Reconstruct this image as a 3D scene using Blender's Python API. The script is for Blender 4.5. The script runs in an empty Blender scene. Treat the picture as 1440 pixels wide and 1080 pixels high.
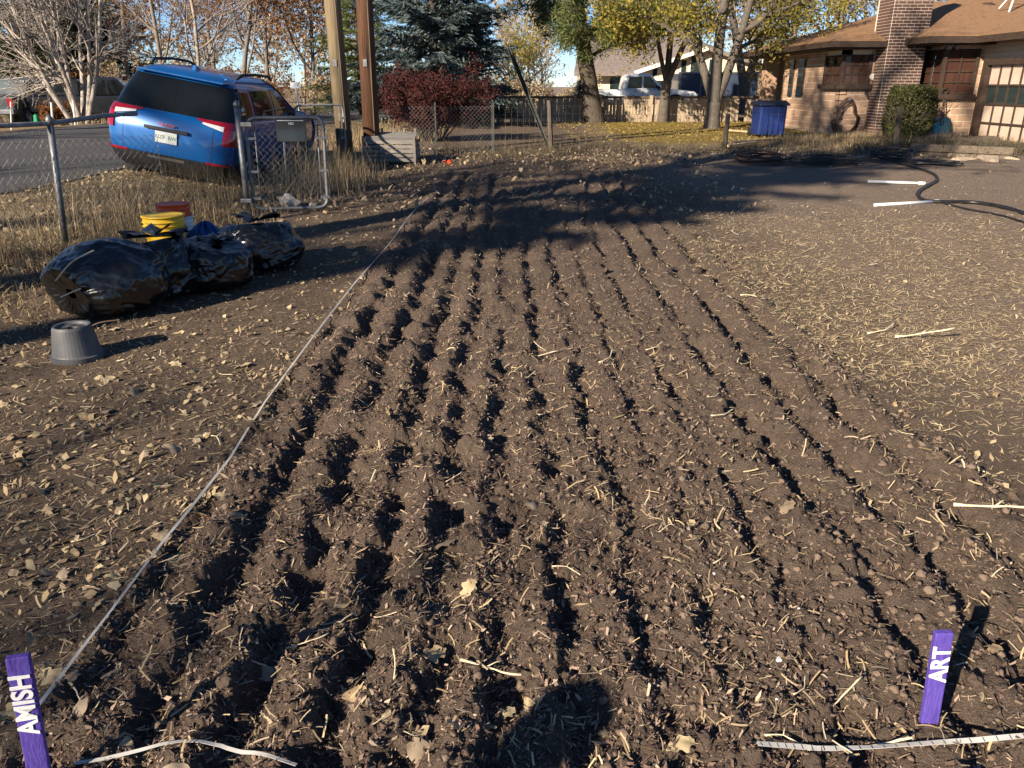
import bpy, math, random
import numpy as np
from mathutils import Matrix, Vector, Euler

# ------------------------------------------------------------------ camera, sky, sun, exposure
SC = bpy.context.scene
COL = SC.collection
FPX, YH, CAMH = 1090.0, 120.0, 1.6
PITCH = math.atan((540 - YH) / FPX)
cam = bpy.data.cameras.new('camera'); camo = bpy.data.objects.new('camera', cam); COL.objects.link(camo)
cam.sensor_width = 36; cam.lens = FPX / 1440 * 36; cam.clip_start = .05; cam.clip_end = 3000
camo.location = (0, 0, CAMH); camo.rotation_euler = (math.pi / 2 - PITCH, 0, 0)
SC.camera = camo
SUN_EL, SUN_AZ = math.radians(24.0), math.radians(42.0)      # shadows fall towards +Y, 42 deg to the right
SC.world = bpy.data.worlds.new('World'); SC.world.use_nodes = True
wn = SC.world.node_tree; bg = wn.nodes['Background']
sky = wn.nodes.new('ShaderNodeTexSky'); sky.sky_type = 'NISHITA'; sky.sun_disc = False
sky.sun_elevation = SUN_EL; sky.sun_rotation = math.pi + SUN_AZ
sky.altitude = 1800; sky.air_density = .85; sky.dust_density = 0; sky.ozone_density = 5.0
wn.links.new(sky.outputs[0], bg.inputs[0]); bg.inputs[1].default_value = .062
sl = bpy.data.lights.new('sun', 'SUN'); sl.energy = 5.0; sl.angle = math.radians(.55); sl.color = (1, .86, .68)
so = bpy.data.objects.new('sun', sl); COL.objects.link(so)
so.rotation_euler = Vector((math.sin(SUN_AZ) * math.cos(SUN_EL), math.cos(SUN_AZ) * math.cos(SUN_EL), -math.sin(SUN_EL))).to_track_quat('-Z', 'Y').to_euler()
so.location = (-20, -20, 20)
SC.view_settings.view_transform = 'Standard'; SC.view_settings.look = 'None'
SC.view_settings.exposure = 1.3; SC.view_settings.gamma = 1
SC.cycles.max_bounces = 6; SC.cycles.diffuse_bounces = 3; SC.cycles.transparent_max_bounces = 6
SC.cycles.use_adaptive_sampling = True

RNG = np.random.default_rng(7)
random.seed(7)
SUNV = (math.sin(SUN_AZ), math.cos(SUN_AZ))

# ------------------------------------------------------------------ helpers: noise
_T = np.random.default_rng(3).random((512, 512))
def vn(x, y, s=0):
    x = x + s * 37.17; y = y + s * 91.7
    xi = np.floor(x); yi = np.floor(y); fx = x - xi; fy = y - yi
    xi = xi.astype(np.int64) & 511; yi = yi.astype(np.int64) & 511
    u = fx * fx * (3 - 2 * fx); v = fy * fy * (3 - 2 * fy); x1 = (xi + 1) & 511; y1 = (yi + 1) & 511
    return (_T[xi, yi] * (1 - u) + _T[x1, yi] * u) * (1 - v) + (_T[xi, y1] * (1 - u) + _T[x1, y1] * u) * v - .5
_J = np.random.default_rng(5).random((256, 256, 4))
def lumps(x, y, cell, s=0, dens=.7, rmin=.25, rmax=.62):
    X = x / cell + s * 13.3; Y = y / cell + s * 7.7
    xi = np.floor(X).astype(np.int64); yi = np.floor(Y).astype(np.int64)
    out = np.zeros_like(X)
    for a in (-1, 0, 1):
        for b in (-1, 0, 1):
            J = _J[(xi + a) & 255, (yi + b) & 255]
            px = xi + a + J[..., 0]; py = yi + b + J[..., 1]
            r = rmin + (rmax - rmin) * J[..., 2] ** 2
            d2 = ((X - px) ** 2 + (Y - py) ** 2) / (r * r)
            h = np.where(J[..., 3] < dens, r * np.sqrt(np.maximum(0, 1 - d2)), 0)
            out = np.maximum(out, h)
    return out * cell
def sst(a, b, x):
    t = np.clip((x - a) / (b - a), 0, 1); return t * t * (3 - 2 * t)

# ------------------------------------------------------------------ terrain
def edge_x(y):            # foot of the road bank
    return np.interp(y, [-60, 4, 7.7, 10, 12, 16, 25, 45, 90], [-30, -6.0, -4.75, -4.1, -4.0, -4.0, -3.6, -2.2, 3])
def base_z(x, y):
    x = np.asarray(x, float); y = np.asarray(y, float)
    z = np.interp(y, [-5, 0, 20, 31, 37, 60, 600], [0, 0, .30, .30, .02, 0, 0])
    u = edge_x(y) - x
    z = z + .22 * sst(0, 1.0, np.clip(u / 1.95, 0, 1) * .999) * .35 + .22 * np.clip(u / 1.95, 0, 1) * .65
    z = z - .26 * sst(8.6, 13, u)
    return z
ROWS = np.array([-1.21, -.96, -.71, -.47, -.25, -.05, .17, .41, .64, .88, 1.16, 1.42, 1.70, 1.95])
RDEP = np.array([.7, .9, 1.0, .8, .8, .9, .95, 1.0, .9, 1.0, 1.05, 1.0, .75, .35])
def bed_mask(x, y):
    m = sst(-1.34, -1.16, x + .06 * vn(x * 1.5, y * 3, 2)) * (1 - sst(1.86, 2.1, x + .1 * vn(y * 2, x, 3)))
    return m * sst(.5, 1.0, y) * (1 - sst(13.2, 14.2, y + .5 * vn(x, y, 4)))
def soil(x, y):
    """fine relief above base_z"""
    r = np.hypot(x, y)
    b = bed_mask(x, y)
    xx = x + .05 * vn(y * .9, x * .4, 5) * 2 * .6 + .030 * vn(y * 5, x * 2, 6) * 2 + .030 * vn(y * 16, x * 12, 14) * 2 + .016 * vn(y * 40, x * 40, 15) * 2 + .03 * sst(2, 7, y)
    dip = np.zeros_like(x)
    for k, (c, dp) in enumerate(zip(ROWS, RDEP)):
        w = .058 + .022 * vn(y * 3.1, x * 0 + k, 8)
        amp = dp * (.046 + .060 * vn(y * 3.7, x * 0 + k * 3.3, 9) + .05 * vn(y * 9, x * 3 + k, 10))
        amp = np.maximum(amp, .008)
        d = (xx - c)
        t = np.clip(1 - np.abs(d) / (w * np.where(d < 0, 1.15, 1.9)), 0, 1)
        dip = np.maximum(dip, amp * (t * t * (3 - 2 * t)))
    crown = .02 * np.sin((xx + 1.1) * 2 * math.pi / .24)
    h = b * (.035 - dip + .55 * crown)
    rough = .35 + .65 * b
    left = (1 - sst(-.5, .5, x)) * b
    h = h + rough * (.030 * vn(x * 3, y * 3, 1) + .026 * (1 + 1.5 * left) * vn(x * 8, y * 8, 2) + .010 * vn(x * 22, y * 22, 3))
    h = h + b * (1 - .4 * sst(3, 9, r)) * (.55 * lumps(x, y, .16, 1, .35, .12, .28) + .75 * lumps(x, y, .075, 2, .55, .18, .42) + .7 * lumps(x, y, .036, 3, .7, .2, .5))
    fine = 1 - .75 * sst(2.5, 8, r)
    h = h + fine * (.25 + .75 * b) * (.8 * lumps(x, y, .019, 4, .8, .22, .5) + .006 * vn(x * 90, y * 90, 5))
    h = h + (1 - b) * fine * (.35 * lumps(x, y, .05, 6, .25, .12, .35) + .004 * vn(x * 55, y * 55, 7))
    # a hole scraped between two rows and a shallow groove in the bare soil
    h = h - .05 * np.exp(-(((x - 1.03) / .05) ** 2 + ((y - 2.72) / .06) ** 2))
    tx = 4.55 + .2 * np.sin(y * .6); h = h - .03 * np.exp(-((x - tx) / .12) ** 2) * sst(5, 6, y) * (1 - sst(10, 11, y))
    u = edge_x(y) - x
    road = sst(1.9, 2.3, u) * (1 - sst(8.2, 8.7, u))
    far = sst(16, 24, r)
    return h * (1 - road) * (1 - .8 * far) - .02 * road * 1.0
def ground_z(x, y):
    x = np.asarray(x, float); y = np.asarray(y, float)
    return base_z(x, y) + soil(x, y)
def gz(x, y): return float(ground_z(np.array([x]), np.array([y]))[0])
def bz(x, y): return float(base_z(x, y))
# a pixel of the photograph gives a direction; its distance comes from the ground (G) or from a known depth (AT)
def _ray(px, py):
    u = (px - 720) / FPX; v = (540 - py) / FPX
    return u, math.cos(PITCH) + v * math.sin(PITCH), -math.sin(PITCH) + v * math.cos(PITCH)
def G(px, py):
    u, dy, dz = _ray(px, py); z = 0
    for _ in range(40):
        t = (z - CAMH) / dz; z = bz(u * t, dy * t)
    return Vector((u * t, dy * t, z))
def AT(px, py, Y):
    u, dy, dz = _ray(px, py); t = Y / dy
    return Vector((u * t, Y, CAMH + dz * t))

# ------------------------------------------------------------------ helpers: materials
MATS = {}
def _new(name):
    m = bpy.data.materials.new(name); m.use_nodes = True
    nt = m.node_tree; b = nt.nodes['Principled BSDF']; MATS[name] = m
    return m, nt, b
def ramp(nt, cols, const=False):
    r = nt.nodes.new('ShaderNodeValToRGB'); e = r.color_ramp.elements
    if const: r.color_ramp.interpolation = 'CONSTANT'
    n = len(cols)
    for i, c in enumerate(cols):
        p = i / n if const else i / max(1, n - 1)
        if i < 2: el = e[i]; el.position = p
        else: el = e.new(p)
        el.color = (*c, 1)
    return r
def mat(name, cols, rough=.8, metal=0, scale=6., bump=0, bscale=30., spec=.3, coord='Object', stretch=None, attr=None, obj=0, trans=0, coat=0, detail=5):
    """procedural material: noise (or an attribute, or per-object randomness) drives a colour ramp; optional bump"""
    m, nt, b = _new(name); L = nt.links
    if not isinstance(cols[0], (tuple, list)): cols = [cols, tuple(c * .82 for c in cols)]
    tc = nt.nodes.new('ShaderNodeTexCoord'); src = tc.outputs[coord]
    if stretch:
        mp = nt.nodes.new('ShaderNodeMapping'); mp.inputs['Scale'].default_value = stretch; L.new(src, mp.inputs[0]); src = mp.outputs[0]
    r = ramp(nt, cols)
    if attr:
        a = nt.nodes.new('ShaderNodeAttribute'); a.attribute_name = attr; L.new(a.outputs['Fac'], r.inputs[0])
        out = r.outputs[0]
    else:
        n = nt.nodes.new('ShaderNodeTexNoise'); n.inputs['Scale'].default_value = scale; n.inputs['Detail'].default_value = detail
        L.new(src, n.inputs['Vector'])
        mr = nt.nodes.new('ShaderNodeMapRange'); mr.inputs[1].default_value = .3; mr.inputs[2].default_value = .7
        L.new(n.outputs['Fac'], mr.inputs[0])
        fac = mr.outputs[0]
        if obj:
            oi = nt.nodes.new('ShaderNodeObjectInfo'); mx = nt.nodes.new('ShaderNodeMix'); mx.inputs[0].default_value = obj
            L.new(fac, mx.inputs[2]); L.new(oi.outputs['Random'], mx.inputs[3]); fac = mx.outputs[0]
        L.new(fac, r.inputs[0]); out = r.outputs[0]
    L.new(out, b.inputs['Base Color'])
    b.inputs['Roughness'].default_value = rough; b.inputs['Metallic'].default_value = metal
    b.inputs['Specular IOR Level'].default_value = spec
    if coat: b.inputs['Coat Weight'].default_value = coat; b.inputs['Coat Roughness'].default_value = .06
    if trans:      # thin leaf: some light passes through
        tr = nt.nodes.new('ShaderNodeBsdfTranslucent'); L.new(out, tr.inputs[0])
        ms = nt.nodes.new('ShaderNodeMixShader'); ms.inputs[0].default_value = trans
        L.new(b.outputs[0], ms.inputs[1]); L.new(tr.outputs[0], ms.inputs[2]); L.new(ms.outputs[0], nt.nodes['Material Output'].inputs[0])
    if bump:
        n2 = nt.nodes.new('ShaderNodeTexNoise'); n2.inputs['Scale'].default_value = bscale; n2.inputs['Detail'].default_value = 6
        L.new(src, n2.inputs['Vector']); bp = nt.nodes.new('ShaderNodeBump'); bp.inputs['Strength'].default_value = bump; bp.inputs['Distance'].default_value = .02
        L.new(n2.outputs['Fac'], bp.inputs['Height']); L.new(bp.outputs[0], b.inputs['Normal'])
    return m
def glass_dark(name, col, rough=.04):
    m, nt, b = _new(name); b.inputs['Base Color'].default_value = (*col, 1); b.inputs['Roughness'].default_value = rough
    b.inputs['Specular IOR Level'].default_value = .32
    return m

# ------------------------------------------------------------------ helpers: meshes and objects
W = {}
def tag(o, label=None, cat=None, group=None, kind=None):
    if label: o['label'] = label
    if cat: o['category'] = cat
    if group: o['group'] = group
    if kind: o['kind'] = kind
    return o
def thing(name, label, cat, loc=(0, 0, 0), rot=(0, 0, 0), group=None):
    o = bpy.data.objects.new(name, None); COL.objects.link(o); o.location = loc; o.rotation_euler = rot
    o.empty_display_size = .1
    W[o.name] = Matrix.LocRotScale(Vector(loc), Euler(rot), None)
    return tag(o, label, cat, group)
def link(name, me, m=None, parent=None, local=False, smooth=False):
    if m is not None and not me.materials: me.materials.append(MATS[m] if isinstance(m, str) else m)
    if smooth: me.polygons.foreach_set('use_smooth', np.ones(len(me.polygons), bool))
    o = bpy.data.objects.new(name, me); COL.objects.link(o)
    if parent is not None:
        o.parent = parent
        if local: W[o.name] = W[parent.name]
        else: o.matrix_parent_inverse = W[parent.name].inverted(); W[o.name] = Matrix.Identity(4)
    else: W[o.name] = Matrix.Identity(4)
    return o
def npmesh(name, V, F, attr=None, smooth=False):
    V = np.ascontiguousarray(V, np.float32); F = np.ascontiguousarray(F, np.int32); n = F.shape[1]
    me = bpy.data.meshes.new(name); me.vertices.add(len(V)); me.vertices.foreach_set('co', V.ravel())
    me.loops.add(F.size); me.loops.foreach_set('vertex_index', F.ravel())
    me.polygons.add(len(F)); me.polygons.foreach_set('loop_start', np.arange(0, F.size, n, dtype=np.int32))
    if smooth: me.polygons.foreach_set('use_smooth', np.ones(len(F), bool))
    me.update(calc_edges=True)
    if attr is not None:
        for k, v in attr.items():
            a = me.attributes.new(k, 'FLOAT', 'POINT' if len(v) == len(V) else 'FACE'); a.data.foreach_set('value', np.asarray(v, np.float32))
    return me
def frame(d):
    d = Vector(d).normalized(); a = Vector((0, 0, 1)) if abs(d.z) < .9 else Vector((1, 0, 0))
    u = d.cross(a).normalized(); return u, d.cross(u).normalized()
class MB:
    def __init__(s): s.v = []; s.f = []
    def box(s, c, size, rot=None, taper=1.0):
        i = len(s.v); hx, hy, hz = [k / 2 for k in size]; M = rot if rot is not None else Matrix.Identity(3)
        for z, k in ((-hz, 1), (hz, taper)):
            for x, y in ((-hx, -hy), (hx, -hy), (hx, hy), (-hx, hy)):
                p = M @ Vector((x * k, y * k, z)); s.v.append((c[0] + p.x, c[1] + p.y, c[2] + p.z))
        s.f += [tuple(i + k for k in q) for q in ((3, 2, 1, 0), (4, 5, 6, 7), (0, 1, 5, 4), (1, 2, 6, 5), (2, 3, 7, 6), (3, 0, 4, 7))]
        return s
    def bar(s, a, b, w, h, up=(0, 0, 1)):
        a = Vector(a); b = Vector(b); d = (b - a); L = d.length; d.normalize(); u = Vector(up)
        x = d.cross(u); x = x.normalized() if x.length > 1e-5 else frame(d)[0]
        z = x.cross(d).normalized(); M = Matrix((x, d, z)).transposed()
        return s.box((a + b) / 2, (w, L, h), M)
    def tube(s, pts, r, n=6, cap=True, closed=False):
        pts = [Vector(p) for p in pts]; m = len(pts); rs = r if hasattr(r, '__len__') else [r] * m
        i0 = len(s.v); pu = None
        for k, p in enumerate(pts):
            if closed: d = pts[(k + 1) % m] - pts[k - 1]
            else: d = pts[min(k + 1, m - 1)] - pts[max(k - 1, 0)]
            if d.length < 1e-7: d = Vector((0, 0, 1))
            d.normalize()
            if pu is None: u = frame(d)[0]
            else:
                u = pu - d * pu.dot(d); u = u.normalized() if u.length > 1e-5 else frame(d)[0]
            pu = u; w = d.cross(u)
            for j in range(n):
                a = 2 * math.pi * j / n; q = p + (u * math.cos(a) + w * math.sin(a)) * rs[k]; s.v.append(q[:])
        for k in range(m if closed else m - 1):
            k2 = (k + 1) % m
            for j in range(n):
                j2 = (j + 1) % n; s.f.append((i0 + k * n + j, i0 + k * n + j2, i0 + k2 * n + j2, i0 + k2 * n + j))
        if cap and not closed: s.f.append(tuple(i0 + j for j in reversed(range(n)))); s.f.append(tuple(i0 + (m - 1) * n + j for j in range(n)))
        return s
    def lathe(s, prof, n=24, c=(0, 0, 0)):
        i0 = len(s.v)
        for r, z in prof:
            for j in range(n):
                a = 2 * math.pi * j / n; s.v.append((c[0] + r * math.cos(a), c[1] + r * math.sin(a), c[2] + z))
        for k in range(len(prof) - 1):
            for j in range(n):
                j2 = (j + 1) % n; s.f.append((i0 + k * n + j, i0 + k * n + j2, i0 + (k + 1) * n + j2, i0 + (k + 1) * n + j))
        s.f.append(tuple(i0 + j for j in reversed(range(n)))); s.f.append(tuple(i0 + (len(prof) - 1) * n + j for j in range(n)))
        return s
    def prism(s, poly, a, b, M=None):
        """poly of (y,z) extruded along x from a to b"""
        i0 = len(s.v); n = len(poly)
        for x in (a, b):
            for y, z in poly: s.v.append((x, y, z))
        s.f.append(tuple(i0 + j for j in range(n))); s.f.append(tuple(i0 + n + j for j in reversed(range(n))))
        for j in range(n):
            j2 = (j + 1) % n; s.f.append((i0 + j2, i0 + j, i0 + n + j, i0 + n + j2))
        return s
    def grid(s, fn, na, nb):
        i0 = len(s.v)
        for a in range(na + 1):
            for b in range(nb + 1): s.v.append(tuple(fn(a / na, b / nb)))
        for a in range(na):
            for b in range(nb):
                k = i0 + a * (nb + 1) + b; s.f.append((k, k + 1, k + nb + 2, k + nb + 1))
        return s
    def poly(s, pts):
        i0 = len(s.v); s.v += [tuple(p) for p in pts]; s.f.append(tuple(range(i0, i0 + len(pts)))); return s
    def mesh(s, name):
        me = bpy.data.meshes.new(name); me.from_pydata(s.v, [], s.f); me.update(); return me
    def build(s, name, m, parent=None, local=False, smooth=False, bevel=0, thick=0, subs=0):
        o = link(name, s.mesh(name), m, parent, local, smooth)
        if thick: md = o.modifiers.new('thick', 'SOLIDIFY'); md.thickness = thick; md.offset = 1
        if bevel: md = o.modifiers.new('bevel', 'BEVEL'); md.width = bevel; md.segments = 2; md.limit_method = 'ANGLE'
        if subs: md = o.modifiers.new('subs', 'SUBSURF'); md.levels = md.render_levels = subs
        return o
def text(name, body, size, m, parent, loc, rot, local=False, extrude=.002, bold=0.):
    cu = bpy.data.curves.new(name, 'FONT'); cu.body = body; cu.size = size; cu.extrude = extrude; cu.offset = bold; cu.align_x = 'CENTER'; cu.align_y = 'CENTER'
    cu.materials.append(MATS[m]); tmp = bpy.data.objects.new('tmp', cu); COL.objects.link(tmp)
    dg = bpy.context.evaluated_depsgraph_get(); me = bpy.data.meshes.new_from_object(tmp.evaluated_get(dg))
    bpy.data.objects.remove(tmp)
    me.transform(Matrix.LocRotScale(Vector(loc), rot if not isinstance(rot, tuple) else Euler(rot), None))
    return link(name, me, None, parent, local)
def copy_tree(o, parent=None):
    c = o.copy(); COL.objects.link(c)
    if parent is not None: c.parent = parent
    for ch in list(o.children): copy_tree(ch, c)
    return c

#@@MATERIALS
mat('bark_grey', [(.10, .085, .07), (.24, .21, .18)], .9, scale=14, stretch=(3, 3, .6), bump=.6, bscale=30)
mat('bark_pale', [(.20, .165, .14), (.42, .37, .32)], .85, scale=10, stretch=(2, 2, .6), bump=.4)
mat('bark_dark', [(.035, .028, .022), (.10, .08, .06)], .9, scale=16, stretch=(3, 3, .5), bump=.6)
mat('bark_ash', [(.05, .042, .034), (.145, .122, .10)], .9, scale=12, stretch=(5, 5, .7), bump=.9, bscale=22)
mat('pole_new', [(.115, .088, .05), (.22, .17, .105)], .85, scale=5, stretch=(9, 9, .35), bump=.25)
mat('pole_old', [(.022, .012, .008), (.11, .05, .025), (.045, .025, .016)], .8, scale=4, stretch=(10, 10, .3), bump=.5)
mat('steel', [(.13, .134, .138), (.23, .234, .238)], .5, .6, scale=20, bump=.05)
mat('steel_dull', [(.14, .145, .15), (.28, .28, .28)], .6, .5, scale=14)
mat('tpost', [(.03, .035, .03), (.06, .065, .055)], .7, scale=9)
mat('wire', [(.16, .16, .155), (.26, .26, .25)], .5, .6, scale=3)
mat('wire_rust', [(.08, .06, .045), (.16, .12, .09)], .7, .3, scale=3)
mat('grey_wood', [(.10, .095, .09), (.24, .225, .20)], .9, scale=7, stretch=(1, 8, 8), bump=.4, obj=.35)
mat('fence_wood', [(.16, .115, .075), (.36, .285, .205), (.24, .185, .135)], .9, scale=5, stretch=(8, 8, .6), bump=.3, obj=.55)
mat('post_wood', [(.055, .04, .03), (.15, .12, .09)], .9, scale=8, stretch=(6, 6, .6), bump=.5)
mat('timber', [(.045, .036, .027), (.15, .118, .085), (.09, .07, .05)], .9, scale=5, stretch=(.7, 6, 6), bump=.4)
mat('fresh_wood', [(.34, .25, .14), (.48, .37, .22)], .8, scale=5)
mat('bag', [(.004, .004, .0045), (.009, .009, .01)], .23, scale=8, spec=.6, bump=.35, bscale=14)
mat('pot', [(.05, .053, .058), (.085, .088, .095)], .55, scale=9)
mat('yellow_plastic', [(.70, .42, .015), (.78, .50, .03)], .45, scale=5, spec=.4)
mat('red_plastic', [(.72, .085, .02), (.62, .06, .015)], .45, scale=5, spec=.4)
mat('white_plastic', [(.62, .63, .64), (.74, .74, .72)], .45, scale=6, spec=.4)
mat('blue_plastic', [(.01, .05, .16), (.02, .10, .28)], .5, scale=14, bump=.5)
mat('bin_blue', [(.004, .016, .09), (.008, .026, .13)], .5, scale=4, spec=.4)
mat('bin_lid', [(.008, .012, .03), (.014, .02, .045)], .5, scale=4)
mat('black_plastic', [(.008, .008, .009), (.02, .02, .021)], .5, scale=7, spec=.4)
mat('hose_black', [(.006, .006, .006), (.018, .018, .018)], .42, scale=12, spec=.5)
mat('hose_brown', [(.035, .018, .014), (.08, .05, .04)], .6, scale=6)
mat('pvc', [(.55, .56, .57), (.66, .66, .65)], .35, scale=8, spec=.5)
mat('tape_white', [(.34, .33, .31), (.50, .49, .46)], .5, scale=9)
mat('ink', (.02, .02, .022), .7)
mat('paint_white', [(.78, .78, .76), (.66, .66, .66)], .6, scale=30)
mat('paint_purple', [(.060, .036, .23), (.090, .058, .31), (.070, .043, .26)], .6, scale=16, stretch=(4, 4, 1), bump=.25, bscale=40)
mat('teal_plastic', [(.01, .16, .24), (.02, .24, .33)], .4, scale=6, spec=.5)
mat('shaft', [(.05, .04, .035), (.09, .07, .06)], .5, scale=6)
mat('car_blue', [(.001, .070, .25), (.001, .085, .30)], .28, .2, scale=2, spec=.5, coat=1.0)
mat('car_white', [(.74, .75, .76), (.80, .80, .80)], .3, 0, scale=2, spec=.5, coat=.8)
mat('car_black', [(.006, .008, .011), (.012, .014, .018)], .3, 0, scale=2, spec=.5, coat=.8)
mat('car_grey', [(.04, .055, .065), (.07, .09, .10)], .35, .2, scale=2, coat=.6)
mat('trailer_blue', [(.035, .05, .085), (.05, .065, .105)], .4, .1, scale=2, coat=.3)
mat('trim_black', [(.008, .008, .009), (.018, .018, .019)], .6, scale=5)
mat('tyre', [(.012, .012, .012), (.025, .024, .023)], .85, scale=12)
mat('alloy', [(.20, .20, .21), (.32, .32, .33)], .35, .8, scale=3)
mat('red_lens', [(.26, .004, .012), (.20, .003, .01)], .12, scale=6, spec=.6, coat=.5)
mat('white_lens', [(.42, .43, .45), (.60, .60, .60)], .12, scale=6, spec=.6, coat=.5)
mat('chrome_red', [(.55, .10, .06), (.62, .14, .08)], .3, .3, scale=5)
mat('plate', [(.34, .38, .37), (.46, .48, .48)], .5, scale=10)
mat('plate_ink', (.03, .09, .07), .6)
glass_dark('glass', (.006, .008, .010))
glass_dark('glass_house', (.055, .025, .018), .06)
glass_dark('glass_far', (.02, .03, .03), .06)
mat('block', [(.27, .165, .11), (.41, .275, .19), (.34, .22, .148)], .9, scale=2.5, bump=.2, bscale=25, obj=.7)
mat('mortar', [(.56, .46, .35), (.66, .56, .43)], .95, scale=9)
mat('brick', [(.040, .022, .018), (.095, .050, .038), (.065, .034, .027)], .9, scale=3, bump=.2, obj=.7)
mat('brick_mortar', [(.52, .45, .37), (.62, .54, .46)], .95, scale=9)
mat('brown_trim', [(.030, .019, .014), (.055, .036, .026)], .7, scale=6, stretch=(1, 1, 4))
mat('siding', [(.58, .42, .29), (.66, .49, .35)], .8, scale=4)
mat('panel_tan', [(.42, .32, .25), (.50, .39, .31)], .7, scale=4)
mat('curtain', [(.20, .075, .035), (.33, .14, .07)], .95, scale=3, stretch=(6, 6, .2))
mat('shingle', [(.12, .064, .032), (.24, .138, .072), (.18, .098, .05)], .95, scale=9, stretch=(1, 1, 3), bump=.5, bscale=50)
mat('shingle_grey', [(.13, .105, .09), (.24, .20, .18)], .95, scale=7, bump=.4)
mat('stucco', [(.70, .58, .38), (.78, .66, .45)], .9, scale=5)
mat('frame_white', [(.60, .58, .53), (.68, .66, .60)], .6, scale=4)
mat('concrete', [(.34, .30, .25), (.46, .41, .34)], .9, scale=8, bump=.3)
mat('sand', [(.30, .235, .165), (.42, .34, .25)], .95, scale=9, bump=.6)
mat('rock', [(.28, .26, .23), (.48, .45, .41)], .9, scale=9, bump=.6)
mat('asphalt', [(.042, .042, .044), (.085, .082, .08)], .9, scale=40, bump=.3, bscale=180)
mat('green_plastic', [(.01, .20, .10), (.015, .26, .13)], .5, scale=4)
mat('sign_black', [(.010, .010, .011), (.018, .018, .019)], .35, scale=3, spec=.5)
mat('sign_blue', [(.006, .014, .02), (.010, .02, .028)], .4, scale=3, spec=.5)
mat('cloth', [(.03, .04, .07), (.05, .06, .10)], .9, scale=10)
mat('skin', [(.42, .25, .17), (.48, .30, .21)], .6, scale=8)
mat('hair', [(.03, .02, .014), (.05, .035, .024)], .7, scale=30)

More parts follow.
